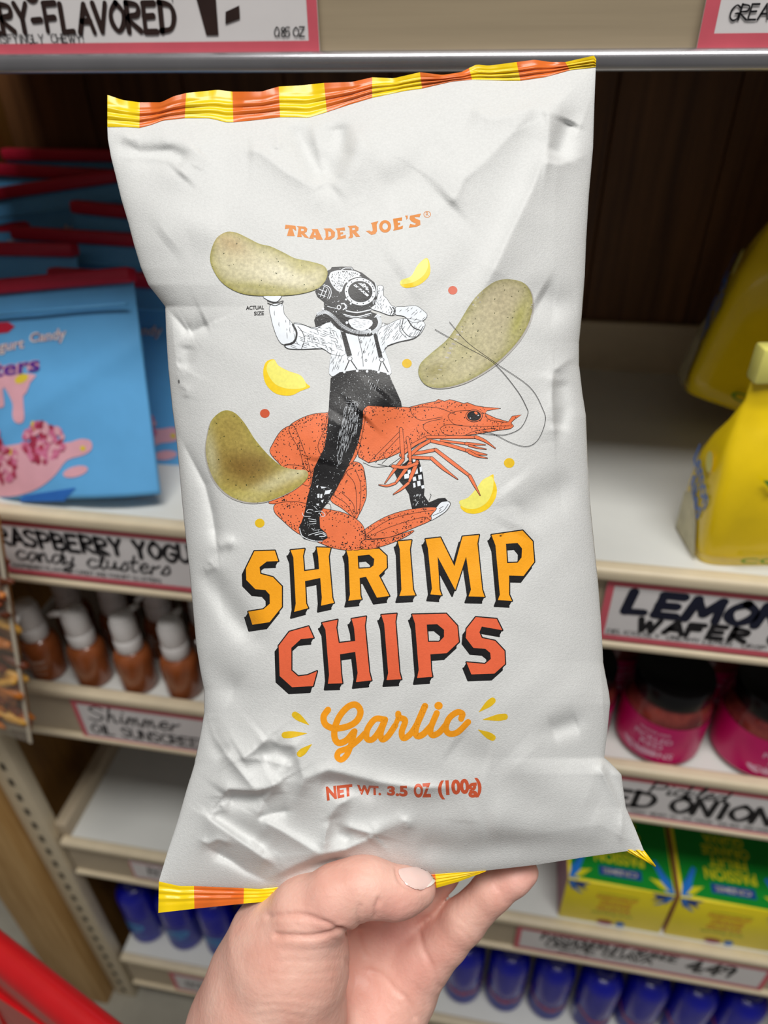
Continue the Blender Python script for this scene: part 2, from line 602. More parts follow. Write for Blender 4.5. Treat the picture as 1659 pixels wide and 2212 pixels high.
def w_shimmer(p, x, h):
    hand(p, 'Shimmer', x + .017, h * .54, .026, .0030, INK, 2, slant=.2, squash=1.05)
    hand(p, 'OIL SUNSCREEN', x + .015, h * .19, .0175, .0030, INK, 2, squash=.85)


sign('shelf_sign', -.486, -.25, .8425, .9165, 'pink bordered sign reading shimmer oil sunscreen under the pump bottles', w_shimmer)


def w_lemon(p, x, h):
    xe = hand(p, 'LEMON', x + .020, h * .51, .0235, .0090, mat('navy_marker_ink', '#10142c', .55, var=.2), 2, squash=1.08, slant=.16, track=.14)
    hand(p, 'filled', xe + .014, h * .54, .029, .0022, INK, 2, slant=.22)
    hand(p, 'WAFER COOKIES', x + .034, h * .23, .0142, .0056, INK, 2, squash=1.15, slant=.12, track=.3)
    hand(p, 'DELICIOUSLY  CREAMY LEMON   CRISP  WAFERS', x + .009, h * .125, .0048, .0007, INK, 2, squash=1.1)


sign('shelf_sign', .105, .40, 1.1165, 1.1885, 'pink bordered sign reading lemon filled wafer cookies under the yellow bags', w_lemon)


def w_onion(p, x, h):
    hand(p, 'Pickled', x + .048, h * .70, .019, .0028, INK, 2, slant=.2)
    hand(p, 'RED ONIONS', x - .012, h * .30, .027, .0066, INK, 2, squash=.92, slant=.06, track=.08)
    hand(p, 'SWEET   TANGY  READY TO   TOP TACOS   SALADS  AND SANDWICHES', x + .008, h * .14, .0042, .0007, INK, 2)


sign('shelf_sign', .148, .44, .8435, .9165, 'pink bordered sign reading pickled red onions under the magenta jars', w_onion)


def w_passion(p, x, h):
    hand(p, 'PASSIONFRUIT ORANGE', x + .035, h * .60, .0165, .0030, INK, 2, squash=.72)
    hand(p, 'CREME GUAVA', x + .042, h * .33, .0165, .0030, INK, 2, squash=.92)
    hand(p, 'SERVE OVER ICE', x + .06, h * .16, .004, .0006, INK, 2)
    hand(p, '4.49', x + .232, h * .36, .030, .0058, INK, 2, squash=.9)


sign('shelf_sign', .087, .424, .4825, .5455, 'pink bordered sign with a price under the green cartons', w_passion)


def w_small(p, x, h):
    hand(p, 'BODY WASH', x + .028, h * .35, .022, .0022, INK, 2, squash=.7)


sign('shelf_sign', -.50, -.38, .492, .5385, 'small pale tag on the front edge of the half empty shelf', w_small, border=.002)
sign('shelf_sign', -.515, -.36, .070, .146, 'small pink edged tag on the lowest shelf near the floor', w_small, border=.008)


def w_top(p, x, h):
    bi = mat('brown_marker_ink', '#2a1712', .6, var=.2)
    hand(p, 'CANDY', -.168, .0300, .058, .0098, bi, 2, squash=.62)
    hand(p, 'BERRY-FLAVORED', -.0865, .0122, .0142, .0033, bi, 2, track=.1, squash=.76, slant=.08)
    hand(p, 'SATISFYINGLY  CHEWY!', -.0705, .0065, .0046, .0006, INK, 2, squash=.98)
    hand(p, '!', .060, .026, .02, .0006, INK, 2)
    p.poly([(.0700, .075), (.0935, .075), (.0893, .0095), (.0815, .0095)], bi, 2)
    p.poly([(.0945, .0150), (.1040, .0175), (.1045, .0240), (.0955, .0210)], bi, 2)
    hand(p, '0.85 OZ', .1245, .0085, .0046, .0007, INK, 2, squash=.95)


sign('shelf_sign', -.43, -.1265, 1.5755, 1.685, 'large pink bordered sign reading berry flavored on the top shelf', w_top, border=.0062)


def w_great(p, x, h):
    hand(p, 'GREAT VALUE', x + .0135, .0135, .0068, .0010, INK, 2, squash=.82)
    hand(p, 'COCOA', x + .028, .031, .034, .007, INK, 2)


sign('shelf_sign', .0895, .36, 1.5755, 1.685, 'pink bordered sign reading great at the right end of the top shelf', w_great, border=.0075)

# ------------------------------------------------------------------ blue candy pouches
PBLUE = mat('blue_matte_film', '#63aee6', .42, var=.03)
PRED = mat('crimson_film', '#c01f3d', .45, var=.05)
PPINK = mat('pink_print', '#e3a9b6', .5, var=.06)
PPINK2 = mat('hot_pink_print', '#c8557f', .5, var=.3, scale=300, hex2='#dd8fae')
PROSE = mat('rose_red_print', '#a8324f', .5, var=.3)
PPUR = mat('purple_print', '#5b2690', .5)
PWHITE = mat('white_print', '#eeeeee', .5, var=.02)
PYEL = mat('yellow_print', '#e3c93c', .5)
PDB = mat('dark_blue_print', '#2c6cc0', .5)

PWD, PHT = .19, .21


def pouch_th(s, q):
    base = .019 * np.clip(1 - q, 0, 1) ** .75 * (1 - np.abs(s) ** 3.0 * .85)
    return base + .0012 * np.sin(q * 17 + s * 2.5) * (1 - np.abs(s)) * np.clip(1.0 - q, 0, 1) + .002 * np.exp(-((q - .46 - .22 * s) / .05) ** 2)


def pouch_map(U, V, L):
    s = np.clip(np.asarray(U) / (PWD / 2), -1, 1)
    q = np.clip(np.asarray(V) / PHT, 0, 1)
    return np.column_stack([U, -pouch_th(s, q) - .0005 - .0002 * L, V])


def make_pouch():
    t = thing('candy_pouch', 'x', 'pouch', group='blue candy pouches on the middle shelf')
    nx, nz = 36, 36
    V, F = [], []
    for side in (-1, 1):
        for j in range(nz + 1):
            for i in range(nx + 1):
                s = math.sin((i / nx * 2 - 1) * math.pi / 2)
                q = j / nz * .94
                V.append((s * PWD / 2, side * float(pouch_th(s, q)), q * PHT))
    n = (nx + 1) * (nz + 1)
    for side in (0, 1):
        for j in range(nz):
            for i in range(nx):
                a = side * n + j * (nx + 1) + i
                f = (a, a + 1, a + nx + 2, a + nx + 1)
                F.append(f if side == 0 else f[::-1])
    for i in range(nx):
        F.append((i, n + i, n + i + 1, i + 1))
        a = nz * (nx + 1) + i
        F.append((a, a + 1, n + a + 1, n + a))
    for j in range(nz):
        a = j * (nx + 1)
        F.append((a, a + nx + 1, n + a + nx + 1, n + a))
        a += nx
        F.append((a, n + a, n + a + nx + 1, a + nx + 1))
    raw('pouch_body', V, F, PBLUE, t)
    box('top_strip', -PWD / 2 - .0005, PWD / 2 + .0005, -.0085, .0085, PHT * .935, PHT, PRED, t, bev=.0035)
    bm = tube(bmesh.new(), [(-PWD / 2 + .004, -.0098, PHT * .845), (0, -.0125, PHT * .845), (PWD / 2 - .004, -.0098, PHT * .845)], .0016, 6)
    obj('zip_seal', bm, PBLUE, t, smooth=True)

    def uv(pts):                       # photograph's front pouch -> pouch face, metres
        o = []
        for x, y in pts:
            px, py = x / 4.366, 700 + y / 4.366
            e = 272 + (py - 602) * .186
            o.append((PWD / 2 - (e - px) * .00047, (1090 - py) * .00048))
        return o
    p = Print()
    p.poly(uv([(-760, 190), (-100, 150), (60, 155), (130, 195), (60, 240), (-100, 245)]), PRED, 1)
    for k, (m, bo) in enumerate(((PROSE, .035), (PWHITE, .0))):
        p.text('Candy', uv([(290, 262), (655, 235), (655, 360), (290, 365)]), m, 1 + k, bo)
        p.text('Raspberry Yogurt', uv([(-900, 355), (235, 295), (235, 410), (-900, 480)]), m, 1 + k, bo)
    p.text('Clusters', uv([(-620, 520), (405, 450), (410, 585), (-620, 660)]), PPINK, 1, .06)
    p.text('Clusters', uv([(-620, 520), (405, 450), (410, 585), (-620, 660)]), PPUR, 2, .02)
    p.poly(uv([(-600, 640), (310, 600), (320, 680), (290, 760), (258, 800), (290, 960), (260, 1020), (190, 1010), (150, 940), (145, 850), (60, 720), (30, 720),
               (50, 850), (20, 880), (-40, 860), (-60, 720), (-300, 740), (-330, 900), (-400, 900), (-420, 740), (-600, 730)]), PPINK, 1, smooth=3)
    p.poly(uv([(-700, 1350), (250, 1200), (700, 1210), (860, 1180), (960, 1200), (975, 1270), (900, 1320), (740, 1360), (640, 1480), (500, 1580), (300, 1650),
               (0, 1680), (-700, 1660)]), PPINK, 1, smooth=3)
    rr = random.Random(3)
    for cx, cy, R_ in ((480, 1200, 215), (60, 1370, 200), (-120, 1170, 160), (-380, 1380, 210)):
        for k in range(90):
            a, q = rr.uniform(0, 6.28), R_ * math.sqrt(rr.random())
            x, y = cx + q * math.cos(a), cy + q * .78 * math.sin(a)
            (u, v), = uv([(x, y)])
            p.ell(u, v, rr.uniform(.0025, .006), rr.uniform(.002, .004), rr.choice([PPINK2, PPINK2, PROSE, PROSE, PPINK, PYEL if k % 9 == 0 else PPINK2]), 2 + k * .04, rr.uniform(0, 3), 8)
    (u, v), = uv([(835, 1460)])
    p.ell(u, v, .0135, .005, PPINK, 1, .2)
    (u, v), = uv([(890, 1262)])
    p.ell(u, v, .003, .0025, PYEL, 2)
    (u, v), = uv([(230, 640)])
    p.ell(u, v, .008, .004, PYEL, 2, .3)
    for k in range(5):
        a, b = uv([(300 - k * 10, 1715 + k * 8 - 40), (840 - k * 25, 1610 + k * 24)])
        p.stroke([a, b], .0022, PDB, 1, smooth=0)
    p.build('print', pouch_map, t, step=.008, normals=False)
    return t


PL = [  # centre x, y and height of the top edge, lean back, roll, label
    (-.436, .606, 1.396, 23, -7, 'blue candy pouch standing at the very front of the shelf'),
    (-.365, .658, 1.386, 12, 1, 'blue candy pouch right behind the foremost one, half hidden by the held bag'),
    (-.550, .702, 1.398, 12, -1, 'blue candy pouch with its red strip ending above the foremost pouch'),
    (-.455, .742, 1.402, 11, 1.5, 'blue candy pouch whose long red strip spans the third row'),
    (-.550, .822, 1.436, 9, -8, 'blue candy pouch tilted with its red strip rising to the right'),
    (-.400, .781, 1.418, 9, 4, 'blue candy pouch just in front of the tilted one'),
    (-.548, .860, 1.444, 6, 2, 'blue candy pouch in the dark row behind the tilted one on the left'),
    (-.352, .850, 1.446, 6, 1, 'blue candy pouch in the dark row behind the tilted one on the right'),
    (-.550, .896, 1.458, 4, 0, 'blue candy pouch against the back panel on the left'),
    (-.350, .892, 1.452, 4, 2, 'blue candy pouch against the back panel on the right'),
]
proto = make_pouch()
for k, (x, y, zt, le, ro, lab) in enumerate(PL):
    o = proto if k == 0 else copy_tree(proto)
    R3 = Matrix.Rotation(math.radians(ro), 3, 'Y') @ Matrix.Rotation(-math.radians(le), 3, 'X')
    o.rotation_euler = R3.to_euler()
    o.location = Vector((x, y, zt)) - R3 @ Vector((0, 0, PHT))
    o['label'] = lab
for k, (x, y, w) in enumerate([(-.548, .905, 'left'), (-.352, .905, 'right')]):      # two lie flat and carry the back rows
    o = copy_tree(proto)
    o.rotation_euler = (math.radians(90), 0, 0)
    o.location = (x, y, 1.2205)
    o.scale = (1, 1, .72)
    o['label'] = 'blue candy pouch lying flat under the standing ones on the ' + w

# ------------------------------------------------------------------ yellow wafer bags
YFILM = mat('yellow_glossy_film', '#f2cf12', .24, var=.05, coat=.3)
YPALE = mat('pale_yellow_film', '#e9e27a', .3, var=.04)
YCLR = mat('clear_film_window', '#b9b08a', .15, var=.2, scale=60)
YBLUE = mat('blue_print', '#2f6fc4', .4)
YGRN = mat('green_print', '#6f9a2c', .4)
YGREY = mat('grey_bowl_print', '#a9a49a', .45, var=.3, scale=120)


def make_wafer_bag():
    t = thing('wafer_bag', 'x', 'bag', group='yellow wafer cookie bags')
    rings = []
    V = []
    N = 64
    for z, w, d, ex in ((0, .083, .032, 7), (.012, .086, .034, 7), (.05, .087, .036, 6), (.085, .086, .034, 5), (.105, .083, .026, 4), (.122, .078, .015, 3.4),
                        (.136, .074, .0075, 3), (.142, .072, .0055, 3), (.160, .072, .0055, 4), (.185, .073, .0045, 6)):
        ring = []
        for k in range(N):
            a = 2 * math.pi * k / N
            c, s = math.cos(a), math.sin(a)
            e = 2 / ex
            x = w * math.copysign(abs(c) ** e, c)
            y = d * math.copysign(abs(s) ** e, s)
            if .03 < z < .135:                    # creased gussets and dented faces
                x -= math.copysign(1, c) * .001 * math.exp(-(y / (d * .45)) ** 2) * (abs(c) ** 4)
                y += .0022 * math.sin(9 * c + z * 90) * (1 - c * c)
            ring.append(len(V))
            V.append((x, y, z + (.0015 * math.sin(5 * c + 2) if z > .1 else 0)))
        rings.append(ring)
    F, fm = [], []
    for j, (A, B) in enumerate(zip(rings, rings[1:])):
        for k in range(N):
            F.append((A[k], A[(k + 1) % N], B[(k + 1) % N], B[k]))
    F.append(rings[0][::-1])
    F.append(rings[-1])
    raw('bag_body', V, F, YFILM, t)
    box('folded_top', -.0735, .0735, -.0085, .0085, .158, .187, YPALE, t, bev=.003)
    p = Print()                                   # on the left gusset: u runs front to back, v up
    sm = lambda U, Vv, L: np.column_stack([-.0876 - .0002 * L - 0 * U, U, Vv])
    p.poly([(-.026, .002), (.022, .002), (.024, .04), (.008, .05), (-.012, .03)], YCLR, 0)
    p.text('Lemon', [(.020, .092), (-.022, .066), (-.018, .048), (.024, .074)], YBLUE, 1, .02)
    p.text('filled', [(.016, .066), (-.014, .048), (-.012, .034), (.018, .052)], YBLUE, 1, .02)
    p.ell(-.004, .088, .009, .006, YPALE, 1, 1.2)
    p.build('side_print', sm, t, step=0)
    q = Print()
    fmz = lambda U, Vv, L: np.column_stack([U, -.0385 - .0002 * L + 0 * U, Vv])
    q.ell(.012, .040, .042, .022, YGREY, 1)
    q.ell(.012, .046, .034, .012, WHITE, 2)
    q.text('WAFER', [(-.060, .092), (.05, .088), (.05, .078), (-.060, .082)], YGRN, 1, .02)
    q.text('Lemon', [(-.045, .116), (.06, .112), (.06, .096), (-.045, .100)], YBLUE, 1, .03)
    q.text('COOKIES', [(-.055, .014), (.04, .010), (.04, .004), (-.055, .008)], YGRN, 1, .02)
    q.build('front_print', fmz, t, step=0)
    return t


wbag = make_wafer_bag()
wbag.location = (.258, .5565, 1.2008)
wbag.rotation_euler = (0, 0, math.radians(10))
wbag['label'] = 'glossy yellow wafer bag at the shelf front with a folded pale top'
w2 = copy_tree(wbag)
w2.scale = (1.35, 1.2, 1.5)
w2.location = (.304, .75, 1.2275)
w2.rotation_euler = (math.radians(-9), math.radians(13), math.radians(-8))
w2['label'] = 'yellow wafer bag leaning at the back of the shelf with a grey bowl picture'

# ------------------------------------------------------------------ brown pump bottles
BROWN = mat('brown_shimmer_oil', '#8f4d28', .22, var=.15, scale=60, coat=.4)
PUMPW = mat('white_pump_plastic', '#e9e6e4', .35, var=.02)
LABW = mat('faded_white_print', '#d3b8a6', .5)


def make_pump():
    t = thing('pump_bottle', 'x', 'bottle', group='brown pump bottles under the raspberry sign')
    obj('bottle_body', lathe(bmesh.new(), [(.019, 0), (.0215, .002), (.0225, .006), (.0225, .046), (.0215, .054), (.018, .060), (.0135, .063), (.013, .068)], 28), BROWN, t, smooth=True, auto=50)
    obj('collar', lathe(bmesh.new(), [(.0150, .063), (.0158, .0645), (.0158, .080), (.0148, .082)], 24), PUMPW, t, smooth=True, auto=40)
    obj('pump_head', lathe(bmesh.new(), [(.0142, .081), (.0150, .083), (.0146, .106), (.0120, .1135), (.006, .1155), (.0005, .116)], 24), PUMPW, t, smooth=True, auto=50)
    obj('nozzle', tube(bmesh.new(), [(0, -.010, .108), (0, -.020, .108), (0, -.028, .106)], [.0045, .004, .003], 10), PUMPW, t, smooth=True)
    p = Print()
    cyl = lambda U, Vv, L: np.column_stack([.0228 * np.sin(U / .0228), -.0228 * np.cos(U / .0228), Vv])
    p.text('shimmer', [(-.012, .042), (.012, .042), (.012, .034), (-.012, .034)], LABW, 1, .01)
    p.text('oil sunscreen', [(-.011, .030), (.011, .030), (.011, .026), (-.011, .026)], LABW, 1, .01)
    p.text('SPF body oil', [(-.009, .018), (.009, .018), (.009, .015), (-.009, .015)], LABW, 1, .01)
    p.build('label_print', cyl, t, step=.004, normals=False)
    return t


pump = make_pump()
spots = [(-.530, .5305, 10, 'leftmost'), (-.468, .5305, -78, 'second from the left'), (-.408, .5305, 165, 'third from the left'), (-.349, .5305, 180, 'fourth from the left'),
         (-.290, .5305, -40, 'rightmost, half behind the held bag')]
for k, (x, y, rz, w) in enumerate(spots):
    o = pump if k == 0 else copy_tree(pump)
    o.location = (x, y, .9215)
    o.rotation_euler = (0, 0, math.radians(rz))
    o['label'] = 'brown bottle with white pump in the front row, ' + w
    for y2, row in ((.588, 'second'), (.650, 'third')):
        b = copy_tree(pump)
        b.location = (x + .012 + (.02 if row == 'third' else 0), y2, .9215)
        b.rotation_euler = (0, 0, math.radians(rz * 1.7 + 60))
        b['label'] = 'brown bottle with white pump in the %s row, %s' % (row, w.split(',')[0])

# ------------------------------------------------------------------ jars of red onions
JGL = mat('jar_contents_glass', '#5c1a1c', .08, var=.5, scale=55, hex2='#8a3a30', coat=1.0)
JLAB = mat('magenta_label', '#c90a66', .35, var=.06)
JLID = mat('black_lid', '#0b0a0b', .22, var=.2)
JTXT = mat('pale_pink_print', '#e0a9c4', .5)


def make_jar():
    t = thing('onion_jar', 'x', 'jar', group='jars of pickled red onions')
    obj('glass', lathe(bmesh.new(), [(.038, 0), (.043, .002), (.0455, .008), (.0455, .064), (.0440, .072), (.0395, .080), (.0365, .085), (.0365, .092)], 40), JGL, t, smooth=True, auto=50)
    obj('label', lathe(bmesh.new(), [(.0459, .008), (.0459, .0655)], 40, cap=False), JLAB, t, smooth=True)
    obj('lid', lathe(bmesh.new(), [(.0385, .0855), (.0405, .087), (.0405, .103), (.039, .106), (.035, .1055), (.033, .1045), (.001, .1045)], 40), JLID, t, smooth=True, auto=35)
    p = Print()
    cyl = lambda U, Vv, L: np.column_stack([.0462 * np.sin(U / .0462), -.0462 * np.cos(U / .0462), Vv])
    for s, z, h, w in (('TRADER JOE\'S', .056, .005, .016), ('PICKLED', .048, .008, .02), ('RED', .038, .008, .012), ('ONIONS', .026, .010, .025)):
        p.text(s, [(-w, z), (w, z), (w, z - h), (-w, z - h)], JTXT, 1, .02)
    p.ell(-.004, .020, .012, .005, JTXT, 2, .2)
    p.ell(-.024, .020, .008, .0035, JTXT, 2, -.6)
    p.build('label_print', cyl, t, step=.006, normals=False)
    return t


jar = make_jar()
for k, (x, y, rz, lab) in enumerate([(.205, .5535, -22, 'magenta jar of pickled onions with its label facing the camera'), (.307, .553, 12, 'magenta jar of pickled onions at the right edge of the picture'),
                                     (.106, .555, 40, 'magenta jar of pickled onions mostly hidden by the held bag'), (.158, .642, 0, 'jar of pickled onions in the back row between two front jars'),
                                     (.262, .640, 30, 'jar of pickled onions in the back row at the right')]):
    o = jar if k == 0 else copy_tree(jar)
    o.location = (x, y, .9215)
    o.rotation_euler = (0, 0, math.radians(rz))
    o['label'] = lab

# ------------------------------------------------------------------ green and yellow cartons
CGRN = mat('green_carton', '#0f8a2c', .35, var=.04)
CYEL = mat('yellow_carton', '#f8e418', .35, var=.03)
CYT = mat('lime_yellow_print', '#d8d21c', .4)
CNAVY = mat('navy_print', '#12408c', .4)
CBLU = mat('parrot_blue_print', '#2276d0', .4)
CORG = mat('orange_print', '#d9862c', .4)
CMAG = mat('plum_print', '#9a2350', .4)


def make_carton():
    t = thing('drink_carton', 'x', 'carton', group='green and yellow cartons')
    W_, D_, H_ = .1345, .165, .1015
    obj('carton_body', bx(bmesh.new(), -W_ / 2, W_ / 2, 0, D_, 0, H_, .0012, 2), CYEL, t, smooth=True, auto=30)
    box('side_flap', -W_ / 2 - .0006, -W_ / 2 + .0004, .002, D_ - .002, .001, H_ - .001, mat('mauve_carton_side', '#a8647c', .45, var=.05), t)
    tp = Print()
    top = lambda U, Vv, L: np.column_stack([U, Vv, H_ + .0003 + .0002 * L + 0 * U])
    tp.poly([(-W_ / 2 + .004, .004), (W_ / 2 - .0015, .001), (W_ / 2 - .0015, D_ - .002), (-W_ / 2 + .004, D_ - .002)], CGRN, 0)
    for s, y, h, w in (('GUAVA', .094, .014, .026), ('ORANGE', .078, .014, .030), ('FRUIT', .062, .014, .024), ('PASSION', .046, .016, .032)):
        tp.text(s, [(w, y - h), (-w, y - h), (-w, y), (w, y)], CYT, 1, .03)       # reads from behind the shelf
    tp.poly([(-.027, .012), (.027, .012), (.027, .025), (-.027, .025)], CNAVY, 1)
    tp.text('CREME', [(.022, .015), (-.022, .015), (-.022, .022), (.022, .022)], YGREY, 2, .03)
    fp = Print()
    frn = lambda U, Vv, L: np.column_stack([U, -.0003 - .0002 * L + 0 * U, Vv])
    fp.stroke([(-.026, .079), (0, .081), (.026, .079)], .0012, YGRN, 1)
    fp.text('PASSIONFRUIT', [(-.026, .075), (.026, .075), (.026, .066), (-.026, .066)], CORG, 1, .02)
    fp.text('ORANGE', [(-.020, .062), (.020, .062), (.020, .051), (-.020, .051)], CORG, 1, .02)
    fp.text('GUAVA', [(-.022, .047), (.022, .047), (.022, .037), (-.022, .037)], CORG, 1, .02)
    fp.text('sparkling drink', [(-.027, .033), (.027, .033), (.027, .026), (-.027, .026)], YGRN, 1, .01)
    fp.ell(-.006, .006, .011, .0055, CMAG, 1)
    fp.ell(.014, .007, .006, .006, CBLU, 2)
    for sx in (-1, 1):                            # parrots spread over the front corners
        q = lambda pts: [(sx * (W_ / 2 - .001 - a), b) for a, b in pts]
        tp.poly(q([(0, .002), (.004, .018), (.020, .044), (.024, .040), (.016, .020), (.012, .002)]), CBLU, 1.5)
        tp.poly(q([(.004, .010), (.010, .028), (.022, .046), (.014, .034)]), CNAVY, 2)
        tp.poly(q([(.006, .004), (.016, .016), (.030, .018), (.016, .006)]), CYT, 2)
        fp.poly(q([(0, .1005), (.012, .1005), (.028, .1005), (.020, .092), (.026, .082), (.012, .088), (.008, .078), (.002, .090)]), CNAVY, 1)
        fp.poly(q([(0, .1005), (.008, .1005), (.010, .088), (.022, .072), (.014, .076), (.004, .088)]), CBLU, 2)
    tp.build('top_print', top, t, step=0)
    fp.build('front_print', frn, t, step=0)
    return t


ctn = make_carton()
for k, (x, lab) in enumerate([(.2075, 'green and yellow carton nearest the held bag'), (.3475, 'green and yellow carton at the right edge of the picture')]):
    o = ctn if k == 0 else copy_tree(ctn)
    o.location = (x, .5085 - k * .0005, .5655)
    o['label'] = lab

# ------------------------------------------------------------------ blue bottles on the lowest shelf
BB = mat('royal_blue_plastic', '#0a12a8', .22, var=.08, coat=.5)
BCAP = mat('deep_blue_cap', '#080e78', .3, var=.1)
BLAB = mat('violet_blue_label', '#3a3fa4', .4, var=.08)
BCY = mat('cyan_print', '#3f8fcf', .4)
BRED = mat('brick_red_print', '#b0486a', .4)


def make_blue(kind):
    t = thing('blue_bottle', 'x', 'bottle', group='blue bottles on the lowest shelf')
    obj('bottle_body', lathe(bmesh.new(), [(.026, 0), (.031, .003), (.033, .010), (.0335, .06), (.0335, .140), (.031, .152), (.024, .162), (.016, .167)], 32), BB, t, smooth=True, auto=50)
    obj('cap', lathe(bmesh.new(), [(.0150, .164), (.0170, .166), (.0165, .186), (.0145, .189), (.001, .190)], 24), BCAP, t, smooth=True, auto=40)
    p = Print()
    cyl = lambda U, Vv, L: np.column_stack([(.0338 + .0001 * L) * np.sin(U / .0338), -(.0338 + .0001 * L) * np.cos(U / .0338), Vv])
    if kind:
        p.poly([(-.050, .012), (.050, .012), (.050, .078), (.030, .064), (0, .058), (-.030, .064), (-.050, .078)], BLAB, 0, smooth=0)
        p.text('pure spring', [(-.026, .060), (.026, .060), (.026, .046), (-.026, .046)], BRED, 1, .04)
        p.stroke([(-.046, .068), (0, .045), (.046, .068)], .007, BRED, .5)
        p.text('mineral water', [(-.02, .036), (.02, .036), (.02, .030), (-.02, .030)], CBLU, 1, .01)
    else:
        p.poly([(-.045, .012), (.045, .012), (.045, .095), (-.045, .095)], BLAB, 0)
        p.ell(0, .066, .022, .016, BCY, 1)
        p.text('hydrate', [(-.016, .072), (.016, .072), (.016, .060), (-.016, .060)], BLAB, 2, .02)
        p.text('body wash', [(-.02, .040), (.02, .040), (.02, .032), (-.02, .032)], BCY, 1, .01)
    p.build('label_print', cyl, t, step=.008, normals=False)
    return t


o1, o2 = make_blue(1), make_blue(0)
names = ['first', 'second', 'third', 'fourth', 'fifth', 'sixth', 'seventh']
for k in range(7):
    o = o1 if k == 0 else copy_tree(o1)
    o.location = (.022 + .0735 * k, .5555 - (.006 if k == 3 else 0), .1705)
    o.rotation_euler = (0, 0, math.radians([0, -5, 4, 25, -10, 8, 0][k]))
    o['label'] = 'blue bottle with reddish label, %s from the hand along the lowest shelf' % names[k]
for k in range(4):
    o = o2 if k == 0 else copy_tree(o2)
    o.location = (-.572 + .0755 * k, .5555, .1705)
    o.rotation_euler = (0, 0, math.radians([-10, 8, 0, 6][k]))
    o['label'] = 'blue bottle with cyan label, %s from the slotted upright on the lowest shelf' % names[k]

# ------------------------------------------------------------------ snack bag hanging at the far left
SNK = [mat('fried_snack_' + n, h, .45, var=.25, scale=150) for n, h in (('amber', '#b86a22'), ('russet', '#8a3a14'), ('gold', '#dba548'), ('brown', '#5e2a10'))]
FILM = mat('clear_snack_film', '#e9e2d2', .12, var=.02, alpha=.16)
sb = thing('snack_bag', 'clear bag of brown fried snack sticks hanging at the left edge', 'bag', (-.598, .445, .912), (0, math.radians(13), 0))
W_, H_ = .17, .345
V, F = [], []
for side in (-1, 1):
    for j in range(21):
        for i in range(17):
            s, q = i / 8 - 1, j / 10 - 1
            V.append((s * W_ / 2, side * .022 * (1 - abs(s) ** 4) * (1 - abs(q) ** 6) + side * .0006, (q + 1) / 2 * H_))
n = 17 * 21
for side in (0, 1):
    for j in range(20):
        for i in range(16):
            a = side * n + j * 17 + i
            F.append((a, a + 1, a + 18, a + 17) if side == 0 else (a, a + 17, a + 18, a + 1))
raw('film', V, F, FILM, sb)
box('side_seal', W_ / 2 - .001, W_ / 2 + .003, -.0008, .0008, 0, H_, mat('cloudy_seal', '#d8cdb8', .3, var=.03), sb)
box('backing_card', -W_ / 2 + .004, W_ / 2 - .004, .012, .0135, .006, H_ - .006, mat('tan_card', '#a9743a', .6), sb)
sm_ = []
for k in range(4):
    bm = bmesh.new()
    bmesh.ops.create_icosphere(bm, subdivisions=2, radius=1.0)
    for v in bm.verts:
        v.co = Vector((v.co.x * .019, v.co.y * .0052, v.co.z * .0058)) * (1 + .16 * math.sin(v.co.x * 7 + k) + .1 * math.sin(v.co.z * 5 + k * 2))
    me = bpy.data.meshes.new('snack_stick')
    bm.to_mesh(me)
    bm.free()
    me.materials.append(SNK[k])
    me.shade_smooth()
    sm_.append(me)
for k in range(190):
    x = random.uniform(-.062, .079)
    z = random.uniform(.022, H_ - .022)
    s, q = x / (W_ / 2), z / H_ * 2 - 1
    y = -.020 * (1 - abs(s) ** 4) * (1 - abs(q) ** 6) + .0065 + random.uniform(0, .012)
    o = bpy.data.objects.new('snack_stick', random.choice(sm_))
    o.location = (x, min(y, .004), z)
    o.rotation_euler = (random.uniform(-.3, .3), random.uniform(0, 3.1), random.uniform(-.2, .2))
    link(o, sb)

# ------------------------------------------------------------------ red shopping cart in the near corner
CRED = mat('red_cart_plastic', '#c4161c', .3, var=.04, coat=.3)
a, b = hit_z(-120, 1958, .95), hit_z(420, 2386, .95)
ct = thing('shopping_cart', 'red plastic shopping cart corner at the lower left', 'cart', tuple(a), (0, 0, math.atan2(b[1] - a[1], b[0] - a[0])))
Lc = float(np.hypot(b[0] - a[0], b[1] - a[1]))
bm = bmesh.new()
NP = 40
pr = [(.000, -.004), (.002, .004), (.010, .008), (.020, .006), (.0255, -.002), (.0265, -.012), (.024, -.024)]
rows = [[bm.verts.new((Lc * i / NP, -y + .012, z)) for y, z in pr] for i in range(NP + 1)]
for A, B in zip(rows, rows[1:]):
    for k in range(len(pr) - 1):
        bm.faces.new((A[k], A[k + 1], B[k + 1], B[k]))
obj('rim', bm, CRED, ct, smooth=True)
# sloping side panel with rounded slots
bm = bmesh.new()
PH_ = .30
outer = [(0, 0), (Lc, 0), (Lc, -PH_), (0, -PH_)]
holes = []
for hx in range(5):
    cx = .048 + hx * .0735
    hl = []
    for k in range(24):
        an = 2 * math.pi * k / 24
        hl.append((cx + .0145 * math.cos(an), -.085 + (.035 if math.sin(an) > 0 else -.035) + .0145 * math.sin(an)))
    holes.append(hl)
loops = [[Vector((x, y, 0)) for x, y in l] for l in [outer] + holes]
flat = [v for l in loops for v in l]
tri = geometry.tessellate_polygon(loops)
vs = [bm.verts.new((v.x, -.0125 - (-v.y) * .12, v.y - .02)) for v in flat]
for f in tri:
    bm.faces.new([vs[i] for i in f])
pn = obj('side_panel', bm, CRED, ct)
md = pn.modifiers.new('thickness', 'SOLIDIFY')
md.thickness = .005

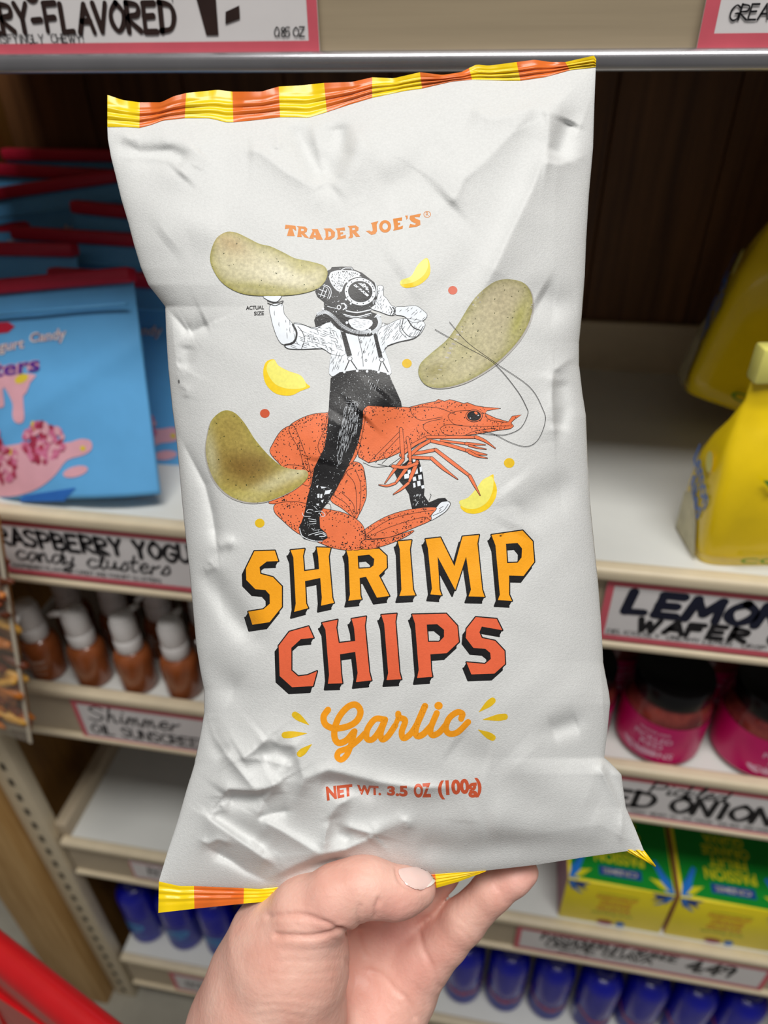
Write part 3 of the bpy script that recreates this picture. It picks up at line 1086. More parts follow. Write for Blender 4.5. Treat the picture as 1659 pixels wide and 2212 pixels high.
# ------------------------------------------------------------------ the held chip bag
# The bag lives in its own frame: origin BAG_D in front of the lens, x right, y up, z towards the holder.
# Its outline, creases and artwork are laid out on a 1659 x 2212 sheet (SHEET units), turned into metres on the bag.
BAGM = Matrix(((AX[0][0], AX[1][0], -AX[2][0], 0), (AX[0][1], AX[1][1], -AX[2][1], 0), (AX[0][2], AX[1][2], -AX[2][2], 0), (0, 0, 0, 1)))
BAGM.translation = Vector(CAM + AX[2] * BAG_D)


def sheet(U, V, z):
    k = (BAG_D - np.asarray(z)) / FPX
    return np.column_stack([(np.asarray(U) - PW / 2) * k, -(np.asarray(V) - PH / 2) * k, np.asarray(z) + 0 * k])


TOPE = np.array([(232, 274), (270, 274), (301, 276), (325, 270), (352, 260), (399, 255), (450, 255), (470, 259), (487, 264), (504, 264), (554, 259), (605, 253), (640, 253), (666, 254),
                 (706, 242), (754, 226), (804, 211), (875, 196), (912, 191), (976, 176), (1020, 172), (1094, 174), (1125, 174), (1179, 166), (1233, 151), (1287, 145)], float)
BOTE = np.array([(343, 1904), (388, 1914), (419, 1914), (560, 1920), (640, 1912), (720, 1905), (800, 1900), (907, 1890), (1046, 1881), (1159, 1868), (1260, 1852), (1358, 1838), (1391, 1838)], float)
LEFE = np.array([(232, 274), (233, 300), (240, 340), (250, 380), (262, 430), (277, 480), (290, 530), (305, 580), (320, 615), (340, 640), (357, 662), (359, 720), (364, 800), (372, 880), (380, 940), (386, 1000),
                 (393, 1080), (400, 1150), (410, 1240), (418, 1330), (425, 1400), (433, 1450), (441, 1490), (441, 1540), (432, 1590), (420, 1650), (402, 1710), (385, 1770), (362, 1840), (343, 1904)], float)
RIGE = np.array([(1287, 145), (1284, 220), (1281, 320), (1272, 420), (1266, 520), (1263, 600), (1257, 680), (1251, 740), (1251, 790), (1258, 850), (1266, 900), (1270, 1000), (1276, 1100), (1284, 1180),
                 (1292, 1260), (1299, 1350), (1303, 1430), (1316, 1500), (1318, 1520), (1311, 1590), (1305, 1638), (1325, 1655), (1342, 1672), (1347, 1710), (1352, 1745), (1372, 1790), (1391, 1838)], float)


def _interp(C, x, ax):
    return np.interp(x, C[:, ax], C[:, 1 - ax])


# crease strokes: points, height (mm, + towards the holder), reach on either side of the line (sheet units), sharp
CR = [
    ([(1160, 226), (1100, 292), (1050, 345), (1000, 388), (985, 425), (968, 441)], 2.4, 40, 60, 1),
    ([(1160, 226), (1108, 250), (1062, 256), (1020, 236)], 2.2, 40, 24, 1),
    ([(1160, 226), (1186, 248), (1186, 305), (1172, 350), (1150, 408), (1113, 482), (1070, 575), (1030, 650)], 3.4, 60, 30, 1),
    ([(1238, 262), (1222, 300), (1205, 340)], -4.2, 26, 26, 0), ([(1172, 350), (1210, 356), (1275, 333)], 2.0, 26, 30, 1),
    ([(1280, 200), (1260, 260), (1238, 305)], 1.2, 14, 14, 1), ([(1160, 640), (1200, 662), (1255, 655)], -2.6, 34, 34, 0),
    ([(705, 395), (690, 335), (672, 258)], 2.2, 22, 26, 1), ([(640, 265), (668, 330), (704, 394)], -3.6, 30, 22, 0), ([(730, 262), (738, 330), (706, 394)], -3.4, 20, 34, 0),
    ([(706, 397), (672, 400), (620, 372), (560, 326), (534, 326)], 2.2, 30, 34, 1), ([(706, 397), (735, 372), (765, 330), (800, 300)], 1.8, 30, 40, 0),
    ([(596, 322), (602, 310), (598, 290)], 1.2, 10, 10, 1), ([(740, 300), (820, 330), (900, 330), (1010, 400)], 1.6, 60, 60, 0), ([(820, 420), (900, 380), (960, 300)], -1.6, 40, 50, 0),
    ([(240, 312), (300, 330), (370, 330), (404, 350)], -2.2, 16, 26, 0), ([(262, 340), (330, 342), (398, 352)], 1.2, 14, 14, 1), ([(385, 378), (410, 350), (432, 322)], 2.0, 26, 30, 0),
    ([(266, 290), (284, 300), (300, 296)], 1.4, 12, 12, 1), ([(345, 300), (400, 310), (432, 300)], 1.0, 18, 18, 0), ([(350, 520), (400, 480), (480, 500)], 1.2, 40, 40, 0),
    ([(356, 664), (382, 690), (410, 722)], -3.2, 10, 16, 1), ([(410, 722), (428, 712), (450, 702)], -3.0, 26, 9, 1), ([(372, 690), (374, 730), (382, 790), (404, 800)], 1.8, 8, 22, 1),
    ([(404, 745), (400, 780), (384, 792)], -1.8, 14, 14, 0), ([(382, 800), (388, 830), (404, 842), (400, 860)], 1.4, 12, 12, 1),
    ([(386, 940), (418, 1000), (443, 1048), (458, 1110), (469, 1180)], -2.8, 10, 24, 1), ([(469, 1180), (490, 1172), (505, 1175)], 1.2, 12, 12, 0), ([(375, 900), (384, 980), (398, 1090)], 1.6, 14, 18, 0),
    ([(424, 1232), (470, 1282), (505, 1330), (545, 1378)], -2.4, 26, 24, 0), ([(450, 1210), (462, 1225), (440, 1232)], 1.2, 14, 14, 1), ([(430, 1440), (470, 1470), (520, 1500)], -1.6, 30, 30, 0),
    # crumpled lower left
    ([(447, 1550), (455, 1580), (470, 1612), (491, 1632)], -2.4, 16, 20, 0), ([(441, 1500), (452, 1560), (462, 1590), (490, 1632), (524, 1672), (554, 1709)], 2.6, 26, 16, 1),
    ([(519, 1639), (545, 1624), (579, 1596)], 2.4, 30, 14, 1), ([(579, 1596), (605, 1609), (635, 1612), (648, 1650), (656, 1680), (646, 1722)], 2.4, 26, 20, 1), ([(560, 1640), (600, 1620), (630, 1650)], -2.8, 22, 24, 0),
    ([(519, 1639), (565, 1640), (608, 1650), (628, 1655)], 1.4, 16, 12, 1), ([(483, 1718), (493, 1704), (525, 1707), (554, 1709), (582, 1700), (607, 1687)], 3.0, 34, 9, 1),
    ([(490, 1722), (530, 1722), (580, 1716)], -2.2, 9, 26, 0), ([(607, 1687), (585, 1712), (567, 1730), (557, 1768)], 2.0, 18, 22, 1), ([(557, 1768), (590, 1757), (625, 1752)], -1.8, 14, 14, 1),
    ([(435, 1757), (474, 1784), (513, 1812), (555, 1842), (594, 1868)], 2.6, 12, 30, 1), ([(450, 1752), (520, 1795), (580, 1832)], -1.8, 20, 14, 0), ([(559, 1767), (610, 1795), (655, 1822), (692, 1846)], 2.4, 14, 30, 1),
    ([(455, 1836), (500, 1862), (531, 1883), (587, 1909)], -2.8, 20, 12, 1), ([(592, 1893), (640, 1868), (696, 1846), (745, 1835), (794, 1814)], 3.4, 30, 12, 1), ([(610, 1900), (680, 1870), (740, 1856)], -2.6, 8, 16, 0),
    ([(660, 1681), (711, 1663), (760, 1675), (810, 1688), (900, 1702), (980, 1700)], 2.4, 26, 26, 1), ([(690, 1690), (740, 1692), (820, 1712)], -2.0, 16, 22, 0), ([(761, 1721), (730, 1738), (716, 1755), (704, 1800), (696, 1846)], 2.4, 20, 14, 1),
    ([(744, 1785), (775, 1793), (806, 1802), (794, 1814)], 2.4, 22, 10, 1), ([(715, 1760), (730, 1800), (760, 1815)], -2.0, 16, 16, 0), ([(880, 1776), (830, 1790), (806, 1802)], 1.4, 20, 20, 0), ([(870, 1770), (882, 1778), (880, 1790)], 1.2, 10, 10, 1),
    ([(478, 1735), (482, 1748), (450, 1760)], 1.2, 10, 12, 1), ([(430, 1815), (450, 1822), (470, 1812), (500, 1822)], 1.4, 14, 10, 1), ([(540, 1815), (552, 1826), (570, 1840)], 1.0, 8, 8, 1),
    # right side
    ([(1195, 802), (1192, 860), (1198, 955)], 2.2, 12, 22, 1), ([(1195, 802), (1225, 780), (1252, 765)], 1.6, 18, 14, 1), ([(1212, 820), (1222, 880), (1208, 930)], -2.2, 18, 20, 0),
    ([(1120, 1125), (1180, 1075), (1250, 1045)], -2.0, 34, 40, 0), ([(1100, 1040), (1140, 1090), (1110, 1150)], 1.2, 40, 40, 0), ([(1185, 1580), (1220, 1568), (1250, 1560)], -1.6, 20, 20, 0),
    ([(1304, 1640), (1298, 1662), (1318, 1705), (1344, 1756), (1340, 1814)], 2.8, 22, 10, 1), ([(1312, 1660), (1334, 1705), (1352, 1750)], -2.4, 8, 10, 0), ([(1345, 1700), (1348, 1752), (1388, 1830)], 1.8, 10, 10, 1),
    ([(1298, 1430), (1302, 1500), (1306, 1590), (1300, 1640)], 1.6, 10, 8, 1), ([(980, 1600), (1020, 1630), (1060, 1640)], -1.0, 40, 40, 0), ([(1050, 1780), (1150, 1790), (1330, 1812)], 1.6, 50, 30, 0),
    ([(900, 1830), (1000, 1850), (1150, 1830)], -1.6, 30, 30, 0), ([(850, 1760), (960, 1790), (1040, 1760)], 1.0, 40, 40, 0), ([(1110, 1620), (1190, 1700), (1290, 1740)], 1.2, 50, 50, 0),
    ([(830, 845), (800, 880), (780, 900)], 1.6, 34, 34, 0), ([(690, 1000), (700, 960), (740, 900)], 1.0, 30, 30, 0), ([(1000, 480), (920, 560), (860, 600)], .9, 60, 60, 0),
]


def bag_height(U, V):
    U = np.asarray(U, float)
    V = np.asarray(V, float)
    vt, vb = _interp(TOPE, U, 0), _interp(BOTE, U, 0)
    ul, ur = _interp(LEFE, V, 1), _interp(RIGE, V, 1)
    b = np.clip((V - vt) / (vb - vt), 0, 1)
    a = np.clip((U - ul) / (ur - ul), 0, 1)
    s = 2 * a - 1
    g = np.clip(1 - np.abs(2 * b - 1) ** 3.2, 0, 1) ** .85
    z = .030 * g * np.clip(1 - np.abs(s) ** 2.8, 0, 1) ** .62
    edge = np.clip(np.minimum(np.minimum(a, 1 - a) * 14, np.minimum(b, 1 - b) * 26), 0, 1)
    w = np.zeros_like(z)
    for pts, h, r1, r2, sharp in CR:
        P = np.array(pts, float)
        R = max(r1, r2) * 4.5
        m = (U > P[:, 0].min() - R) & (U < P[:, 0].max() + R) & (V > P[:, 1].min() - R) & (V < P[:, 1].max() + R)
        if not m.any():
            continue
        u, v = U[m], V[m]
        best = np.full(u.shape, 1e9)
        side = np.zeros_like(u)
        par = np.zeros_like(u)
        n = len(P) - 1
        for i in range(n):
            A, B = P[i], P[i + 1]
            d = B - A
            t = np.clip(((u - A[0]) * d[0] + (v - A[1]) * d[1]) / (d @ d), 0, 1)
            ex, ey = u - A[0] - t * d[0], v - A[1] - t * d[1]
            q = np.hypot(ex, ey)
            k = q < best
            best = np.where(k, q, best)
            side = np.where(k, d[0] * ey - d[1] * ex, side)
            par = np.where(k, (i + t) / n, par)
        reach = np.where(side > 0, r2, r1) * .85
        x = best / reach
        prof = np.exp(-np.sqrt(x * x + .012) + .11) if sharp else np.exp(-x * x * .6)
        taper = np.clip(np.minimum(par, 1 - par) * 5 + .35, 0, 1)
        w[m] += h * .00165 * prof * taper
    # faint overall crumple of the paper film
    w += .00022 * np.sin(U * .043 + 1.3 * np.sin(V * .021)) * np.sin(V * .037 + U * .011) + .00035 * np.sin(U * .013 + V * .009) * np.sin(V * .016 - U * .006 + 1)
    return z + w * edge


def bag_map(U, V, L):
    return sheet(U, V, bag_height(U, V) + .00006 + .00002 * np.asarray(L))


bag_map.toward_viewer = True
PAPER = mat('matte_white_paper_film', '#d6d7d6', .56, var=.035, scale=900, bump=.22, bscale=1500, speck=28, spec=.3)
BYEL = mat('yellow_seal_film', '#f3cf14', .24, var=.03, scale=200)
BORG = mat('orange_seal_film', '#e2702a', .24, var=.03, scale=200)
bag = thing('chip_bag', 'white shrimp chip bag with striped ends held up in front of the shelves', 'bag')
bag.matrix_world = BAGM
NA, NB = 280, 440
aa = .5 - .5 * np.cos(np.linspace(0, 1, NA + 1) * math.pi) * 1.0
aa = .65 * aa + .35 * np.linspace(0, 1, NA + 1)
bb = np.linspace(0, 1, NB + 1)


def curve_at(C, t):
    d = np.r_[0, np.cumsum(np.hypot(*np.diff(C, axis=0).T))]
    d /= d[-1]
    return np.column_stack([np.interp(t, d, C[:, 0]), np.interp(t, d, C[:, 1])])


Tt, Bt, Lt, Rt = curve_at(TOPE, aa), curve_at(BOTE, aa), curve_at(LEFE, bb), curve_at(RIGE, bb)
A_, B_ = np.meshgrid(aa, bb)
Puv = (1 - B_)[..., None] * Tt[None] + B_[..., None] * Bt[None] + (1 - A_)[..., None] * Lt[:, None] + A_[..., None] * Rt[:, None]
Puv -= ((1 - A_) * (1 - B_))[..., None] * TOPE[0] + (A_ * (1 - B_))[..., None] * TOPE[-1] + ((1 - A_) * B_)[..., None] * BOTE[0] + (A_ * B_)[..., None] * BOTE[-1]
Uf, Vf = Puv[..., 0].ravel(), Puv[..., 1].ravel()
zf = bag_height(Uf, Vf)
rim = (A_.ravel() < 1e-9) | (A_.ravel() > 1 - 1e-9) | (B_.ravel() < 1e-9) | (B_.ravel() > 1 - 1e-9)
zf[rim] = 0
front = sheet(Uf, Vf, zf)
backz = -zf * np.where(Vf > 1500, np.clip(1 - (Vf - 1500) / 700, .3, 1), 1.0)
back = sheet(Uf, Vf, np.zeros_like(zf))
back[:, 2] = np.minimum(backz, -.0004 * ~rim)
# the back film is pulled in a little behind the front so that it stays hidden from the holder
ctr = back.mean(0)
back[~rim, :2] = ctr[:2] + (back[~rim, :2] - ctr[:2]) * .985
idx = np.arange((NA + 1) * (NB + 1)).reshape(NB + 1, NA + 1)
n0 = idx.size
bidx = np.where(rim.reshape(idx.shape), idx, idx + n0)
F1 = np.stack([idx[:-1, :-1], idx[1:, :-1], idx[1:, 1:], idx[:-1, 1:]], -1).reshape(-1, 4)
F2 = np.stack([bidx[:-1, :-1], bidx[:-1, 1:], bidx[1:, 1:], bidx[1:, :-1]], -1).reshape(-1, 4)
allv = np.vstack([front, back])
used = np.unique(np.vstack([F1, F2]))
remap = -np.ones(len(allv), int)
remap[used] = np.arange(len(used))
bo = raw('bag_body', allv[used], remap[np.vstack([F1, F2])], PAPER, bag)
bo.data.set_sharp_from_angle(angle=math.radians(75))

# --- striped, crimped end seals
STOP = np.array([(232, 205), (265, 216), (301, 221), (348, 221), (375, 208), (402, 201), (470, 194), (502, 198), (564, 198), (602, 187), (656, 184), (700, 179), (760, 177), (804, 167), (851, 169), (907, 156),
                 (956, 162), (996, 156), (1013, 147), (1030, 139), (1054, 142), (1116, 134), (1155, 129), (1189, 134), (1221, 134), (1283, 120), (1288, 128)], float)


def seal(name, lo, hi, xs, cuts_lo, cuts_hi, first, rows=16, depth=.0007):
    """strip between two edge curves; cuts are the stripe borders on either edge"""
    cl, ch = np.array(cuts_lo, float), np.array(cuts_hi, float)
    k = np.linspace(0, len(cl) - 1, (len(cl) - 1) * 14 + 1)
    ul, uh = np.interp(k, np.arange(len(cl)), cl), np.interp(k, np.arange(len(ch)), ch)
    V, F, fm = [], [], []
    for side in (1, -1):
        for j in range(rows + 1):
            t = j / rows
            u = ul * (1 - t) + uh * t
            v = _interp(lo, ul, 0) * (1 - t) + _interp(hi, uh, 0) * t
            z = depth * np.sin(t * 2 * math.pi * 4.0 + np.sin(u * .02) * .8) * math.sin(math.pi * min(1, t * 1.3)) + .0012 * np.sin(u * .035 + t) * t + .0006 * np.sin(u * .11) * t
            V.append(sheet(u, v, z + side * .00025))
    V = np.vstack(V)
    n = len(k)
    m = n * (rows + 1)
    for side in (0, 1):
        for j in range(rows):
            for i in range(n - 1):
                a = side * m + j * n + i
                F.append((a, a + 1, a + n + 1, a + n) if side == 0 else (a, a + n, a + n + 1, a + 1))
                fm.append((i // 14 + first) % 2)
    return raw(name, V, F, [BYEL, BORG], bag, fm=fm)


seal('top_seal', TOPE, STOP, None, [232, 301, 399, 504, 605, 706, 804, 912, 1020, 1124, 1231, 1287], [232, 302, 402, 502, 602, 700, 804, 907, 1013, 1116, 1221, 1288], 0)
SBOT = np.array([(342, 1972), (420, 1963), (526, 1952), (640, 1942), (740, 1936), (840, 1930), (943, 1918), (993, 1904), (1050, 1882)], float)
seal('bottom_seal', BOTE, SBOT, None, [343, 419, 527, 630, 735, 840, 940, 1049], [342, 420, 526, 630, 735, 840, 943, 1050], 0)
TIPL = np.array([(1352, 1839), (1391, 1838)], float)
TIPH = np.array([(1400, 1874), (1416, 1872)], float)
tipV = []
tip = Print()
for k in range(5):
    t0, t1 = k / 5, (k + 1) / 5
    tip.poly([(1346 + 45 * t0, 1834 + 2 * t0), (1346 + 45 * t1, 1834 + 2 * t1), (1408 + 8 * t1, 1868 + 5 * t1 - 4), (1408 + 8 * t0, 1868 + 5 * t0)], BYEL, k)
tm = lambda U, V, L: sheet(U, V, -.001 + .0009 * (np.asarray(L) % 2) + 0 * U)
tp_ = tip.build('seal_corner', tm, bag, step=0)
md = tp_.modifiers.new('thickness', 'SOLIDIFY')
md.thickness = .0006


# --- artwork -------------------------------------------------------------------------------------------------
def Z(ox, oy, s):
    return lambda pts: [(ox + p[0] / s, oy + p[1] / s) for p in pts]


zA, zB, zT = Z(430, 430, 2.07375), Z(430, 780, 2.07375), Z(480, 1100, 2.304)
z1, z2, z3, z4, z5 = Z(560, 560, 4.1475), Z(560, 780, 4.1475), Z(840, 840, 4.608), Z(560, 440, 4.1475), Z(590, 1490, 3.1904)
KB = mat('print_black', '#1b1a1c', .42, var=.1, scale=700, bump=.1, bscale=1500)
KW = mat('print_cool_white', '#eaf0f7', .45, var=.02, scale=700)
KO = mat('print_amber', '#fdaa20', .42, var=.03, scale=700, bump=.1, bscale=1500)
KC = mat('print_coral', '#ec6a45', .42, var=.03, scale=700, bump=.1, bscale=1500)
KS = mat('print_shrimp', '#ef7a4c', .42, var=.04, scale=300, bump=.1, bscale=1500)
KT = mat('print_brand_orange', '#d27d1c', .45, var=.04, scale=700)
KY = mat('print_clove_yellow', '#f7d21f', .45, var=.05, scale=800)
KYP = mat('print_clove_pale', '#f3ec74', .45, var=.05, scale=800)
KD = mat('print_mustard', '#e6bd22', .45, var=.05, scale=800)
KG = mat('print_garlic_orange', '#f79f1c', .45, var=.05, scale=800)
KR = mat('print_brick', '#cf5a38', .45, var=.04, scale=700)
KFL = mat('print_herb_fleck', '#3d4420', .5)
KH = mat('print_halftone_shadow', '#b9b3ad', .5, var=.06, scale=900)

# block title with drop-shaded letters
TITLE = [
    (KO, [(160, 209), (262, 206), (279, 258), (222, 260), (186, 288), (190, 322), (252, 338), (297, 384), (297, 486), (236, 562), (150, 575), (130, 510), (205, 498), (237, 470), (236, 425), (215, 402), (165, 398), (120, 352), (118, 295)], None),
    (KO, [(340, 204), (410, 197), (402, 232), (408, 308), (482, 298), (478, 236), (470, 190), (540, 192), (530, 235), (548, 440), (556, 466), (492, 480), (496, 440), (488, 342), (412, 358), (418, 470), (428, 492), (358, 511), (366, 470), (354, 240)], None),
    (KO, [(618, 205), (780, 196), (818, 232), (820, 290), (780, 330), (832, 432), (770, 440), (716, 336), (684, 342), (688, 430), (694, 448), (628, 455), (636, 425), (628, 240)], [(674, 232), (732, 226), (757, 248), (753, 280), (735, 293), (678, 296)]),
    (KO, [(874, 160), (942, 154), (934, 200), (950, 400), (962, 428), (882, 432), (892, 400), (884, 200)], None),
    (KO, [(1012, 149), (1086, 141), (1156, 284), (1196, 136), (1278, 128), (1270, 170), (1294, 400), (1306, 436), (1226, 434), (1238, 400), (1214, 235), (1160, 402), (1072, 236), (1082, 400), (1092, 428), (1036, 424), (1044, 395), (1024, 195)], None),
    (KO, [(1340, 128), (1495, 106), (1545, 160), (1553, 262), (1500, 332), (1428, 330), (1428, 425), (1442, 456), (1372, 452), (1382, 425), (1360, 180)], [(1412, 172), (1470, 168), (1492, 195), (1490, 240), (1470, 266), (1418, 268)]),
    (KC, [(334, 610), (430, 583), (455, 640), (392, 646), (344, 690), (344, 802), (378, 832), (425, 826), (472, 806), (452, 880), (348, 886), (286, 830), (281, 680)], None),
    (KC, [(497, 566), (574, 550), (568, 590), (580, 666), (662, 656), (656, 590), (644, 546), (716, 534), (710, 580), (732, 810), (743, 852), (666, 860), (674, 815), (662, 710), (586, 722), (592, 820), (598, 866), (526, 868), (532, 825), (514, 600)], None),
    (KC, [(792, 526), (868, 520), (862, 560), (882, 810), (892, 846), (818, 850), (826, 815), (806, 570)], None),
    (KC, [(945, 524), (1115, 520), (1170, 580), (1178, 660), (1118, 716), (1036, 722), (1040, 800), (1046, 834), (970, 840), (978, 800), (960, 570)], [(1018, 574), (1070, 572), (1104, 600), (1104, 635), (1080, 660), (1024, 660)]),
    (KC, [(1262, 537), (1366, 546), (1394, 602), (1292, 584), (1280, 612), (1292, 641), (1358, 655), (1405, 705), (1408, 770), (1355, 818), (1240, 822), (1216, 762), (1308, 770), (1337, 745), (1334, 715), (1310, 695), (1250, 690), (1212, 640), (1216, 595)], None),
]
sh = Print()
for m, P, hole in TITLE:
    off = (-16, 30)
    for loop in [P] + ([hole] if hole else []):
        for p, q in zip(loop, loop[1:] + loop[:1]):
            quad = [p, q, (q[0] + off[0], q[1] + off[1]), (p[0] + off[0], p[1] + off[1])]
            sh.poly(zT(quad), KB, 1)
            sh.stroke(zT([p, q]), 5.0, KB, 1.4, smooth=0)
            sh.stroke(zT([quad[3], quad[2]]), 4.0, KB, 1, smooth=0)
tt = sh.build('title_print', bag_map, bag)
for m, P, hole in TITLE:
    l_ = Print()
    l_.poly(zT(P), m, 3, holes=[zT(hole)] if hole else ())
    l_.build('title_letter', bag_map, tt)

br = Print()
BRAND = [
    ([(235, 188), (325, 198), (332, 245), (300, 222), (298, 225), (318, 290), (248, 288), (268, 220), (228, 228)], None),
    ([(335, 200), (410, 205), (432, 225), (425, 252), (405, 262), (450, 312), (405, 300), (376, 268), (382, 298), (340, 298), (352, 215)], [(374, 222), (398, 226), (400, 244), (374, 246)]),
    ([(470, 228), (525, 228), (570, 322), (510, 322), (505, 302), (485, 300), (488, 314), (446, 312), (478, 245)], [(498, 250), (508, 282), (490, 282)]),
    ([(575, 222), (640, 220), (680, 255), (676, 295), (640, 322), (580, 324), (596, 300), (592, 240)], [(618, 245), (640, 252), (645, 285), (620, 300)]),
    ([(682, 222), (765, 212), (770, 240), (725, 240), (726, 258), (752, 254), (752, 272), (728, 276), (730, 292), (775, 278), (776, 308), (690, 322), (704, 300), (698, 240)], None),
    ([(792, 200), (865, 194), (890, 212), (888, 240), (868, 250), (905, 295), (868, 298), (835, 258), (842, 295), (830, 308), (795, 310), (812, 290), (808, 220)], [(832, 216), (856, 215), (860, 232), (834, 238)]),
    ([(1000, 172), (1068, 155), (1052, 185), (1056, 245), (1040, 270), (1005, 280), (955, 245), (985, 240), (1005, 250), (1018, 240), (1010, 190)], None),
    ([(1198, 135), (1282, 122), (1278, 152), (1240, 152), (1242, 172), (1262, 168), (1264, 186), (1244, 192), (1246, 212), (1288, 195), (1284, 225), (1198, 242), (1210, 220)], None),
    ([(1305, 108), (1330, 105), (1330, 130), (1318, 145), (1316, 122)], None),
    ([(1350, 108), (1450, 88), (1436, 120), (1388, 118), (1400, 132), (1442, 150), (1444, 190), (1405, 208), (1340, 215), (1352, 180), (1395, 190), (1404, 178), (1362, 158), (1346, 135)], None)]
for P, hole in BRAND:
    br.poly(z4(P), KT, 1, holes=[z4(hole)] if hole else ())
(cx, cy), = z4([(1128, 203)])
br.ell(cx, cy, 13, 13.5, KT, 1, hole=(6, 7.2))
(cx, cy), = z4([(1505, 95)])
br.ell(cx, cy, 8, 7.2, KT, 1, hole=(6.6, 5.9))
br.text('R', [(cx - 3, cy - 4.4), (cx + 3.4, cy - 4.8), (cx + 3.4, cy + 3.6), (cx - 3, cy + 4)], KT, 1)
br.build('brand_print', bag_map, bag)

gz = Print()
for pts, w in [
    ([(378, 138), (348, 185), (362, 240), (425, 266), (515, 252), (578, 212), (602, 150), (572, 104), (518, 116), (458, 182), (426, 262), (424, 330), (452, 366), (505, 348), (558, 288)], 44),
    ([(562, 285), (536, 380), (508, 448), (470, 482), (442, 462), (456, 425), (515, 402), (585, 348), (632, 300)], 40),
    ([(772, 205), (704, 202), (650, 272), (646, 335), (684, 342), (732, 285), (772, 205), (742, 295), (752, 342), (792, 318), (842, 245)], 42),
    ([(842, 245), (868, 180)], 34), ([(862, 165), (868, 190), (910, 212), (886, 290), (900, 334), (950, 300), (1000, 220), (1048, 112)], 42),
    ([(1046, 112), (985, 262), (992, 318), (1034, 306), (1086, 252)], 44), ([(1128, 160), (1086, 265), (1096, 312), (1142, 296), (1192, 240)], 42),
    ([(1296, 200), (1304, 165), (1266, 156), (1212, 198), (1190, 264), (1214, 302), (1272, 292), (1344, 222)], 42)]:
    gz.stroke(z5(pts), w / 3.19, KG, 1, smooth=8)
(cx, cy), = z5([(1140, 110)])
gz.ell(cx, cy, 9, 8.6, KG, 1)
gz.build('flavor_print', bag_map, bag)
for c, tip_ in (((150, 172), (246, 242)), ((80, 312), (232, 300)), ((185, 442), (266, 376)), ((1512, 75), (1420, 152)), ((1596, 186), (1446, 206)), ((1512, 330), (1414, 276))):
    d_ = Print()
    d_.stroke(z5([c, ((c[0] * 2 + tip_[0]) / 3, (c[1] * 2 + tip_[1]) / 3), tip_]), [14, 14, 1.2], KD, 1, smooth=8)
    d_.build('printed_drop', bag_map, bag)

wt = Print()
for s, q in (('NET', [(362, 668), (545, 650), (548, 728), (372, 765)]), ('WT.', [(578, 655), (742, 664), (745, 728), (580, 722)]), ('3.5', [(786, 664), (926, 660), (928, 738), (786, 728)]),
             ('OZ', [(968, 648), (1084, 640), (1092, 742), (970, 744)]), ('(100g)', [(1132, 628), (1432, 604), (1440, 740), (1140, 758)])):
    wt.text(s, z5(q), KR, 1, .05)
wt.build('weight_print', bag_map, bag)
sz = Print()
sz.text('ACTUAL', zA([(210, 479), (291, 476), (291, 494), (210, 497)]), KB, 1, .03)
sz.text('SIZE', zA([(246, 504), (291, 502), (291, 520), (246, 522)]), KB, 1, .03)
sz.build('size_note_print', bag_map, bag)
for (x, y), r, m in (((978, 627), 10, KR), ((572, 893), 10.5, KR), ((879, 785), 10.5, KD), ((1100, 1000), 11.5, KD), ((561, 1130), 10.5, KD)):
    d_ = Print()
    d_.ell(x, y, r, r * .92, m, 1)
    d_.build('printed_dot', bag_map, bag)
CLOVES = [
    (zA([(1020, 264), (1035, 300), (1030, 345), (985, 385), (930, 398), (903, 385), (908, 365), (950, 345), (980, 295)]), zA([(1018, 268), (1026, 300), (1005, 342), (960, 372), (905, 382), (908, 362), (950, 345), (980, 295)])),
    (zA([(335, 718), (300, 730), (287, 775), (300, 830), (345, 872), (410, 880), (455, 860), (497, 842), (480, 825), (455, 790), (400, 770), (355, 745)]), zA([(335, 720), (308, 737), (305, 775), (340, 828), (400, 850), (468, 846), (478, 826), (455, 791), (400, 771), (355, 746)])),
    (z3([(1040, 852), (1045, 900), (1075, 990), (1060, 1090), (990, 1190), (880, 1240), (780, 1235), (718, 1190), (712, 1150), (705, 1115), (790, 1080), (880, 980), (930, 910), (1000, 870)]), z3([(1030, 880), (1043, 920), (1028, 1030), (975, 1130), (880, 1188), (780, 1192), (715, 1160), (705, 1117), (790, 1082), (880, 982), (930, 912), (1000, 872)]))]
for o_, i_ in CLOVES:
    d_ = Print()
    d_.poly(o_, KY, 1, smooth=4)
    d_.poly(i_, KYP, 2, smooth=4)
    d_.build('printed_garlic_clove', bag_map, bag)


def outlined(p, pts, m, layer, w=1.1, smooth=5):
    q = crom(pts, smooth, True) if smooth else np.array(pts)
    p.poly(q, m, layer)
    p.stroke(np.vstack([q, q[:1]]), w, KB, layer + .5, smooth=0)
    return q


def hatch(p, poly, ang, gap, w, m, layer, length=(8, 26), seed=1, keep=.8):
    r = random.Random(seed)
    P = np.array(poly)
    c = P.mean(0)
    R = np.abs(P - c).max() * 1.5
    d = (math.cos(ang), math.sin(ang))
    k = -R
    while k < R:
        t = -R
        while t < R:
            L = r.uniform(*length)
            if r.random() < keep:
                x, y = c[0] + d[0] * t - d[1] * k, c[1] + d[1] * t + d[0] * k
                x2, y2 = x + d[0] * L, y + d[1] * L
                if inside(P, x, y) and inside(P, x2, y2):
                    b_ = r.uniform(-1.2, 1.2)
                    p.stroke([(x, y), ((x + x2) / 2 - d[1] * b_, (y + y2) / 2 + d[0] * b_), (x2, y2)], [w * .4, w, w * .3], m, layer, smooth=2, caps=False)
            t += L + r.uniform(1, 5)
        k += gap * r.uniform(.8, 1.25)


